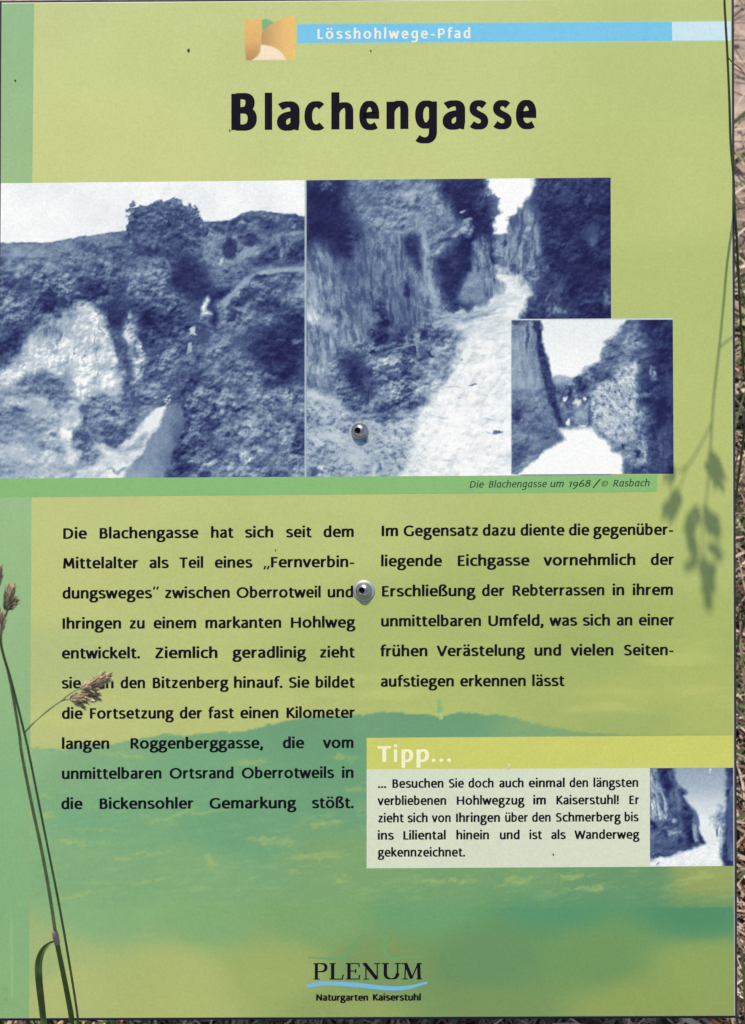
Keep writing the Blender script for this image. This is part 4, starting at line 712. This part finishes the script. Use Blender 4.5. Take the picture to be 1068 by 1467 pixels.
# sponsor mark at the foot
pb = Lettering(.00018)
for ch, x0, x1 in (('P', 449.4, 469.6), ('L', 472.4, 493), ('E', 495.8, 516.6), ('N', 519.4, 545), ('U', 547.2, 574.6), ('M', 575.6, 605.2)):
    gs = glyph(ch, 17, .36, 8, SERIF); xs = [v[0] for g_ in gs for v in g_[0]]; sx = (x1-x0)/(max(xs)-min(xs)); pb.char(ch, x0-min(xs)*sx, 1403.4-(x0-449)*.002, sx, .236, -.002, W=17, contrast=.36, seg=8, table=SERIF)
pb.build('sponsor_lettering', M_black, board)
ns = Lettering(.00018); ns.word('Naturgarten', 453.4, 527.6, 1433.6, 7.2, slope=-.001, W=31, seg=4); ns.word('Kaiserstuhl', 534.6, 603, 1433.4, 7.2, slope=-.001, W=31, seg=4); ns.build('region_lettering', M_black, board)
def ribbon(name, pts, widths, h, material, parent, closed=False):
    P_ = []; n_ = len(pts); S = []
    for i in range(n_-1):
        a, b_, c, d = pts[max(i-1, 0)], pts[i], pts[i+1], pts[min(i+2, n_-1)]
        for k in range(8):
            t = k/8; S.append(tuple(.5*(2*b_[j]+(c[j]-a[j])*t+(2*a[j]-5*b_[j]+4*c[j]-d[j])*t*t+(-a[j]+3*b_[j]-3*c[j]+d[j])*t**3) for j in (0, 1))+(widths[i]*(1-t)+widths[i+1]*t,))
    S.append(pts[-1]+(widths[-1],))
    V = []
    for i, (x, y, w_) in enumerate(S):
        a = S[max(i-1, 0)]; b_ = S[min(i+1, len(S)-1)]; dx, dy = b_[0]-a[0], b_[1]-a[1]; l_ = math.hypot(dx, dy) or 1
        V += [(x+dy/l_*w_/2, y-dx/l_*w_/2), (x-dy/l_*w_/2, y+dx/l_*w_/2)]
    A = np.array(V); F = [(2*i, 2*i+1, 2*i+3, 2*i+2) for i in range(len(S)-1)]
    return mesh_obj(name, PL(A[:, 0], A[:, 1], h*LAY), F, material, parent)
ribbon('wave_underline', [(440.6, 1413), (465, 1409), (505, 1410.6), (554, 1415.6), (583, 1415), (612.6, 1407.6)], [5.4, 6.2, 6.4, 6.4, 5.6, 2.6], .00017, M_blue, board)
ribbon('hill_outline', [(440.6, 1371.4), (470, 1373.2), (499, 1372.4), (497, 1366), (500, 1358), (508, 1352), (514, 1343), (522, 1338.6), (536, 1338), (544, 1332.4), (551.6, 1334), (552.6, 1344), (549.6, 1354), (553, 1366), (560, 1372.6), (585, 1371.6), (613, 1370.6)],
       [1.4, 2.4, 2.8, 4.2, 5.2, 4.8, 2.6, 1.2, 1.2, 3.2, 4, 4.8, 4.4, 3.6, 2.6, 2, 1.4], .00008, M_green, board)
M_speck = mat('dirt', (.06, .05, .035), rough=.9, noise=((900, .3),)); M_scr = mat('scratch', (.62, .60, .5), rough=.6, noise=((900, .2),))
for (x, y, rx, ry, mm) in ((270.5, 72, 2.2, 3.2, M_speck), (22, 115, 1.5, 1.6, M_speck), (531.5, 72.5, 1.3, 1.2, M_speck), (329.4, 186.6, 1.4, 1.2, M_speck), (793, 1224, 1.2, 1.3, M_speck), (395, 788, 1, 1, M_speck), (729.5, 1098, 1.0, 4.4, M_scr)):
    k = 9; an = [2*math.pi*i/k for i in range(k)]; rr = [random.uniform(.7, 1.2) for _ in an]
    A = np.array([(x+rx*r_*math.cos(a)+.5*ry*math.sin(a)*(.4 if mm is M_scr else .1), y-ry*r_*math.sin(a)) for a, r_ in zip(an, rr)]); Z = PL(A[:, 0], A[:, 1], .0003)
    c = Z.mean(0)+np.array((0, 0, .0004 if mm is M_speck else .00002)); mesh_obj('dirt_speck' if mm is M_speck else 'scratch', np.vstack((Z, c)), [(i, (i+1) % k, k) for i in range(k)], mm, board)

# screws with washers
M_steel = mat('steel', (.44, .40, .385), rough=.31, metal=1.0, noise=((400, .06),))
M_wash = mat('washer_steel', (.40, .40, .36), rough=.5, metal=.5, noise=((500, .1),))
M_hole = mat('socket_steel', (.05, .042, .04), rough=.6, metal=.3, noise=((500, .2),))
def lathe(prof, n_=40):
    V = []; F = []
    for r_, z in prof: V += [(r_*math.cos(2*math.pi*k/n_), r_*math.sin(2*math.pi*k/n_), z) for k in range(n_)]
    for i in range(len(prof)-1):
        for k in range(n_): F.append((i*n_+k, i*n_+(k+1) % n_, (i+1)*n_+(k+1) % n_, (i+1)*n_+k))
    return V, F
for (x, y, rw, lab) in ((515.8, 618, 12.6, 'upper screw'), (521.8, 846.2, 15.6, 'lower screw with a broad washer')):
    c = Vector(PL(x, y, 0)); sp = 12.1*PX
    tl_ = Matrix.Rotation(math.radians(17), 4, Vector((-.12, -.99, 0)).normalized())      # driven in slightly askew
    def put(name, prof, n_, mt, par, tilt=True, sm=True):
        V, F = lathe(prof, n_); V = [(tl_ @ Vector(v) if tilt else Vector(v))+c for v in V]
        return mesh_obj(name, V, F, mt, par, smooth=sm)
    hr = sp*.36
    o = put('screw', [(hr, .0010), (hr, .0036), (hr+.0002, .00385)]+[(sp*math.sin(a), .0004+.0036*math.cos(a)) for a in np.linspace(.42, 1.57, 14)]+[(sp, -.0004)], 40, M_steel, board); o['label'] = lab
    put('socket', [(hr*1.02, .0014), (.00001, .0012)], 6, M_hole, o, sm=False); put('socket_wall', [(hr*.99, .0037), (hr*.86, .0034), (hr*.82, .0012)], 6, M_hole, o, sm=False)
    put('washer', [(sp*.85, .0009), (rw*PX*.93, .0008), (rw*PX, .0004), (rw*PX, -.0001)], 40, M_wash, o, tilt=False)

# post under the board
Mw = mat('weathered_wood', (.16, .11, .07), rough=.8, noise=((14, .3), (90, .25)), bump=(60, .5, .003))
hw = .045; pts = []
inv = BOARD.inverted()
for (sx_, sy_) in ((-1, -1), (1, -1), (1, 1), (-1, 1)):
    x, y = sx_*hw, sy_*hw
    zt = CENTRE.z+(y-CENTRE.y)*math.tan(TILT)-.0056/math.cos(TILT); pts.append(((x, y, -.05), (x, y, zt)))
V = [inv @ Vector(p[0]) for p in pts]+[inv @ Vector(p[1]) for p in pts]
mesh_obj('post', V, [(3, 2, 1, 0), (4, 5, 6, 7)]+[(k, (k+1) % 4, 4+(k+1) % 4, 4+k) for k in range(4)], Mw, board)

# ------------------------------------------------------------------ grasses in front of the board
def catmull(P_, k=8):
    out = []; n_ = len(P_)
    for i in range(n_-1):
        a, b_, c, d = P_[max(i-1, 0)], P_[i], P_[i+1], P_[min(i+2, n_-1)]
        for j in range(k):
            t = j/k; out.append(.5*(2*b_+(c-a)*t+(2*a-5*b_+4*c-d)*t*t+(3*b_-a-3*c+d)*t**3))
    out.append(P_[-1]); return out
def tube(P_, R_, n_=7, k=6):
    """round stem through the world points P_ with radii R_"""
    P4 = [Vector((*p, 0)) if False else Vector(p) for p in P_]; C_ = catmull(P4, k); m_ = len(C_)
    rr = np.interp(np.linspace(0, 1, m_), np.linspace(0, 1, len(R_)), R_); V = []; F = []
    for i, p in enumerate(C_):
        t = (C_[min(i+1, m_-1)]-C_[max(i-1, 0)]).normalized(); a = t.cross(Vector((1, .2, .1))).normalized(); b_ = t.cross(a)
        for q in range(n_): th_ = 2*math.pi*q/n_; V.append(p+(a*math.cos(th_)+b_*math.sin(th_))*float(rr[i]))
    for i in range(m_-1):
        for q in range(n_): F.append((i*n_+q, i*n_+(q+1) % n_, (i+1)*n_+(q+1) % n_, (i+1)*n_+q))
    F += [tuple(range(n_-1, -1, -1)), tuple((m_-1)*n_+q for q in range(n_))]
    return V, F
def local(V, origin): return [Vector(v)-origin for v in V]
def floret(p, d, L_, W_, bend, V, F, cols, col):
    """one scale of a spikelet: a slim pointed boat from p along d"""
    d = d.normalized(); s = d.cross(Vector((random.uniform(-1, 1), random.uniform(-1, 1), random.uniform(-1, 1)))).normalized(); u_ = d.cross(s)
    b0 = len(V); prof = [(0, .25), (.18, .8), (.42, 1.0), (.7, .62), (.9, .22), (1.0, .03)]
    for (t, w_) in prof:
        c_ = p+d*(L_*t)+bend*(t*t*L_)
        for q in range(5): a = 2*math.pi*q/5; V.append(c_+s*(math.cos(a)*W_*w_*.5)+u_*(math.sin(a)*W_*w_*.28)); cols.append(np.array(col)*(.75+.5*t))
    for i in range(len(prof)-1):
        for q in range(5): F.append((b0+i*5+q, b0+i*5+(q+1) % 5, b0+(i+1)*5+(q+1) % 5, b0+(i+1)*5+q))
def spikelet(name, a, b_, width, n_, parent, origin, pal, flen=.0065, fan=.5):
    """cluster of florets laid from a to b_"""
    V, F, cols = [], [], []; ax = b_-a; L_ = ax.length; ax.normalize()
    for i in range(n_):
        t = (i+.5)/n_*.86; env = math.sin(math.pi*min(1, .15+t*.8))**.6
        off = Vector((random.gauss(0, 1), random.gauss(0, 1), random.gauss(0, 1))); off -= ax*off.dot(ax); off = off.normalized()*random.uniform(.1, 1)**.6*width*.36*env
        fd = (ax+off.normalized()*fan*random.uniform(.4, 1.1)).normalized()
        floret(a+ax*(t*L_*.85)+off*.7, fd, flen*random.uniform(.8, 1.25), flen*.36*random.uniform(.8, 1.2), off.normalized()*random.uniform(-.15, .2), V, F, cols, np.array(pal[i % len(pal)])*random.uniform(.75, 1.25))
    return mesh_obj(name, local(V, origin), F, M_flor, parent, cols=np.array(cols), attr='tint', smooth=True)
M_flor = mat('seed_head', rough=.7, spec=.2, attr='tint', noise=((900, .25),), bump=(1500, .4, .0004))
M_stem = mat('stem_green', (.23, .27, .09), rough=.55, noise=((120, .3), (700, .15)))
M_stemd = mat('stem_dark', (.10, .14, .045), rough=.55, noise=((120, .3),))
M_leafg = mat('leaf_green', (.10, .15, .03), rough=.5, noise=((200, .25), (20, .2)))
M_node = mat('stem_node', (.38, .25, .2), rough=.6, noise=((400, .2),))
PALB = [(.40, .30, .15), (.50, .40, .22), (.24, .165, .08), (.56, .46, .28), (.34, .24, .15)]
def hh(y): return .035+max(0, (1467-y))/617*.165
def down(p, lean=(0, 0)): return Vector((p.x+lean[0], p.y+lean[1], 0.0))
# plant 1: the stem with a node and a bent leaf
w1 = [(102.8, 1467), (102, 1452), (92.7, 1403), (81.2, 1346)]; hp = [PW(x, y, hh(y)) for x, y in w1]
base1 = down(hp[0], (.012, -.03)); g1 = empty('grass_stalk', loc=base1); tag(g1, 'olive grass stalk with pale joint and bent leaf by the lower left board corner', 'grass stalk')
V, F = tube([base1-Vector((0, 0, .01)), base1.lerp(hp[0], .4), hp[0]+(hp[0]-hp[2])*.5]+hp, [.0015, .0014, .0014, .00135, .0013, .0012, .0011]); mesh_obj('sheath', local(V, base1), F, M_leafg, g1, smooth=True)
up1 = [(81.2, 1349), (80, 1338), (71.6, 1282), (60.4, 1220), (45.4, 1150), (31.6, 1080), (27.4, 1047), (14, 971), (4, 934), (-1, 910), (-8, 880), (-16, 840)]
V, F = tube([PW(x, y, hh(y)) for x, y in up1], [.00085, .0008, .00078, .00072, .0007, .00066, .0006, .0006, .0005, .0005, .0004, .0003]); mesh_obj('stem', local(V, base1), F, M_stem, g1, smooth=True)
V, F = tube([PW(x, y, hh(y)) for x, y in ((78.6, 1333), (79.8, 1340), (82.2, 1352))], [.0010, .00150, .0014]); mesh_obj('node', local(V, base1), F, M_node, g1, smooth=True)
lfp = [(80.5, 1348, 0), (72, 1351, 4), (61.5, 1362, 8.4), (56.2, 1380, 10.6), (56.6, 1400, 10.4), (59, 1425, 10), (62.5, 1456, 9.2), (65, 1480, 8), (70, 1540, 6), (74, 1600, 2)]
V = []; F = []; LP_ = [PL(x, y, .062-.0006*max(0, y-1400)*.5+.004*math.sin(k)) for k, (x, y, w_) in enumerate(lfp)]
S_ = catmull([Vector(p) for p in LP_], 6); ww = np.interp(np.linspace(0, len(lfp)-1, len(S_)), range(len(lfp)), [q[2] for q in lfp])*PX*.94
for i, p in enumerate(S_):
    t = (S_[min(i+1, len(S_)-1)]-S_[max(i-1, 0)]).normalized(); s_ = t.cross(Vector((0, 0, 1))).normalized(); nn = s_.cross(t)
    for (a, dz) in ((-.5, .0009), (-.25, .0002), (0, -.0004), (.25, .0002), (.5, .0009), (.25, -.0001), (0, -.0008), (-.25, -.0001)): V.append(BOARD @ (p+s_*a*float(ww[i])+nn*dz*min(1, float(ww[i])/.002)))
for i in range(len(S_)-1):
    for q in range(8): F.append((i*8+q, i*8+(q+1) % 8, (i+1)*8+(q+1) % 8, (i+1)*8+q))
mesh_obj('leaf', local(V, base1), F, M_leafg, g1, smooth=True)
# plant 2: thinner stem carrying the side branch with seed clusters
w2 = [(113.5, 1467), (111.8, 1458), (108, 1431), (97, 1363.7), (84, 1290.7), (70, 1220), (56, 1150), (42, 1080), (35.2, 1049.7), (16.9, 976.6), (6, 940), (1.6, 917), (4, 898), (7, 886), (13, 870)]
hp = [PW(x, y, hh(y)+.004) for x, y in w2]; base2 = down(hp[0], (.02, -.02)); g2 = empty('grass_stalk', loc=base2); tag(g2, 'dark green grass stalk with tan seed clusters over the left text column', 'grass stalk')
V, F = tube([base2-Vector((0, 0, .01)), base2.lerp(hp[0], .4), hp[0]+(hp[0]-hp[2])*.6]+hp, [.0008]*3+[.00054]*5+[.00048]*4+[.0005, .0005, .00045, .0004, .0004, .0003]); mesh_obj('stem', local(V, base2), F, M_stemd, g2, smooth=True)
H3 = hh(1030)+.004
V, F = tube([PW(35.2, 1050, hh(1050)+.004), PW(48, 1036, H3), PW(62, 1023.5, H3), PW(78, 1011, H3+.004), (PW(90, 1003.5, H3+.006)), PW(102, 1001.6, H3+.006), PW(112, 1003, H3+.006)], [.0004, .00038, .00036, .00034, .00032, .0003, .0002]); mesh_obj('branch', local(V, base2), F, M_stem, g2, smooth=True)
V, F = tube([PW(88, 1004.5, H3+.006), PW(98, 996, H3+.008), PW(110, 988.6, H3+.010), PW(122, 984, H3+.010)], [.0003, .00028, .00028, .0002]); mesh_obj('branch', local(V, base2), F, M_stem, g2, smooth=True)
def sk(x0, y0, x1, y1, wpx, n_, h0, dh=.004, **kw):
    return spikelet('seed_cluster', PW(x0, y0, h0), PW(x1, y1, h0+dh), wpx*PX*1.0, n_*2, g2, base2, PALB, **kw)
random.seed(21)
sk(115, 988.5, 152, 968, 13, 40, H3+.010, flen=.0052, fan=.22); sk(128, 982, 156, 970, 12, 26, H3+.012, flen=.0050, fan=.25); sk(124, 985, 140, 986, 13, 14, H3+.008, flen=.0046, fan=.3)
sk(100, 1001, 128, 998, 14, 34, H3+.006, flen=.0054, fan=.32); sk(103, 1003, 117, 1010, 8, 12, H3+.004, flen=.0042, fan=.25); sk(116, 998, 139, 996, 12, 18, H3+.004, flen=.0050, fan=.35)
Hh = hh(870)
sk(8, 874, 17, 840, 15, 40, Hh, flen=.0044, fan=.2); sk(9, 876, 22, 860, 11, 20, Hh-.002, flen=.0036, fan=.35)
sk(2, 910, 1, 878, 11, 30, Hh, flen=.0042, fan=.25); sk(-6, 846, -2, 814, 13, 26, Hh+.006, flen=.0044, fan=.25)
V, F = tube([PW(1.6, 917, hh(917)), PW(2, 906, Hh), PW(1, 880, Hh), PW(-4, 850, Hh+.004)], [.0005, .0004, .0003, .0002]); mesh_obj('branch', local(V, base2), F, M_stem, g2, smooth=True)

# plant 3: leans past the right edge of the board; its head casts the shadow
ct = PL(1052.2, 290, .0012)
def from_shadow(sx_, sy_, extra=0.0):
    S0 = PL(sx_, sy_, 0); vs = S0[1]; L0 = max(0, (ct[1]-vs)/.71); h = .866*L0+extra
    return BOARD @ Vector(S0+SUN_L/SUN_L[2]*h)
low = [(1069, 600, -.16), (1066, 536, -.125), (1061, 451, -.075), (1058, 385, -.038), (1055, 330, -.008), (1052.6, 293, .0014)]
pl = [PW(*q) for q in low]; shp = [(1048.6, 330), (1041.8, 380), (1036.5, 440), (1030.5, 500), (1026, 540), (1022.3, 575), (1018, 642), (1014, 700), (1010, 730), (1006, 780), (1012, 820), (1017, 862)]
base3 = down(pl[0], (.02, -.01)); g3 = empty('grass_stalk', loc=base3); tag(g3, 'dark grass stalk passing the right edge of the board at its upper corner', 'grass stalk')
pts3 = [base3-Vector((0, 0, .01))]+pl+[from_shadow(*q) for q in shp]
V, F = tube(pts3, [.0008]*2+[.00066]*5+[.0006]*4+[.00055]*3+[.0005]*3+[.00035]*3+[.0002]*2); mesh_obj('stem', local(V, base3), F, M_stemd, g3, smooth=True)
def tw(pts_, r_): V, F = tube([from_shadow(*q) for q in pts_], [r_]*len(pts_)); mesh_obj('branch', local(V, base3), F, M_stemd, g3, smooth=True)
tw([(1030.5, 500), (1038, 492), (1050, 483)], .0003); tw([(1019, 608), (1008, 630), (994, 655), (984, 668), (972, 676)], .00036); tw([(986, 664), (979, 685), (972, 706), (966, 730)], .0003); tw([(1014, 690), (1022, 672), (1026, 660)], .0003)
random.seed(4)
def sh_cl(x0, y0, x1, y1, wpx, n_, flen=.0062, fan=.3): return spikelet('seed_cluster', from_shadow(x0, y0), from_shadow(x1, y1), wpx*PX*1.15, int(n_*.9), g3, base3, PALB, flen=flen, fan=fan)
sh_cl(1014, 655, 1034, 694, 26, 60); sh_cl(1022, 652, 1030, 690, 18, 30)
sh_cl(974, 702, 956, 744, 20, 50); sh_cl(970, 672, 956, 688, 12, 18, .005)
sh_cl(1002, 728, 986, 762, 19, 44); sh_cl(988, 748, 996, 792, 17, 44); sh_cl(1008, 728, 1030, 764, 22, 56)
sh_cl(1013, 780, 1034, 796, 16, 30, .005); sh_cl(1000, 796, 987, 816, 13, 22, .005)
sh_cl(1008, 802, 1016, 850, 26, 64); sh_cl(1024, 806, 1012, 850, 18, 36); sh_cl(1012, 835, 1018, 876, 13, 26, .0055, .2)
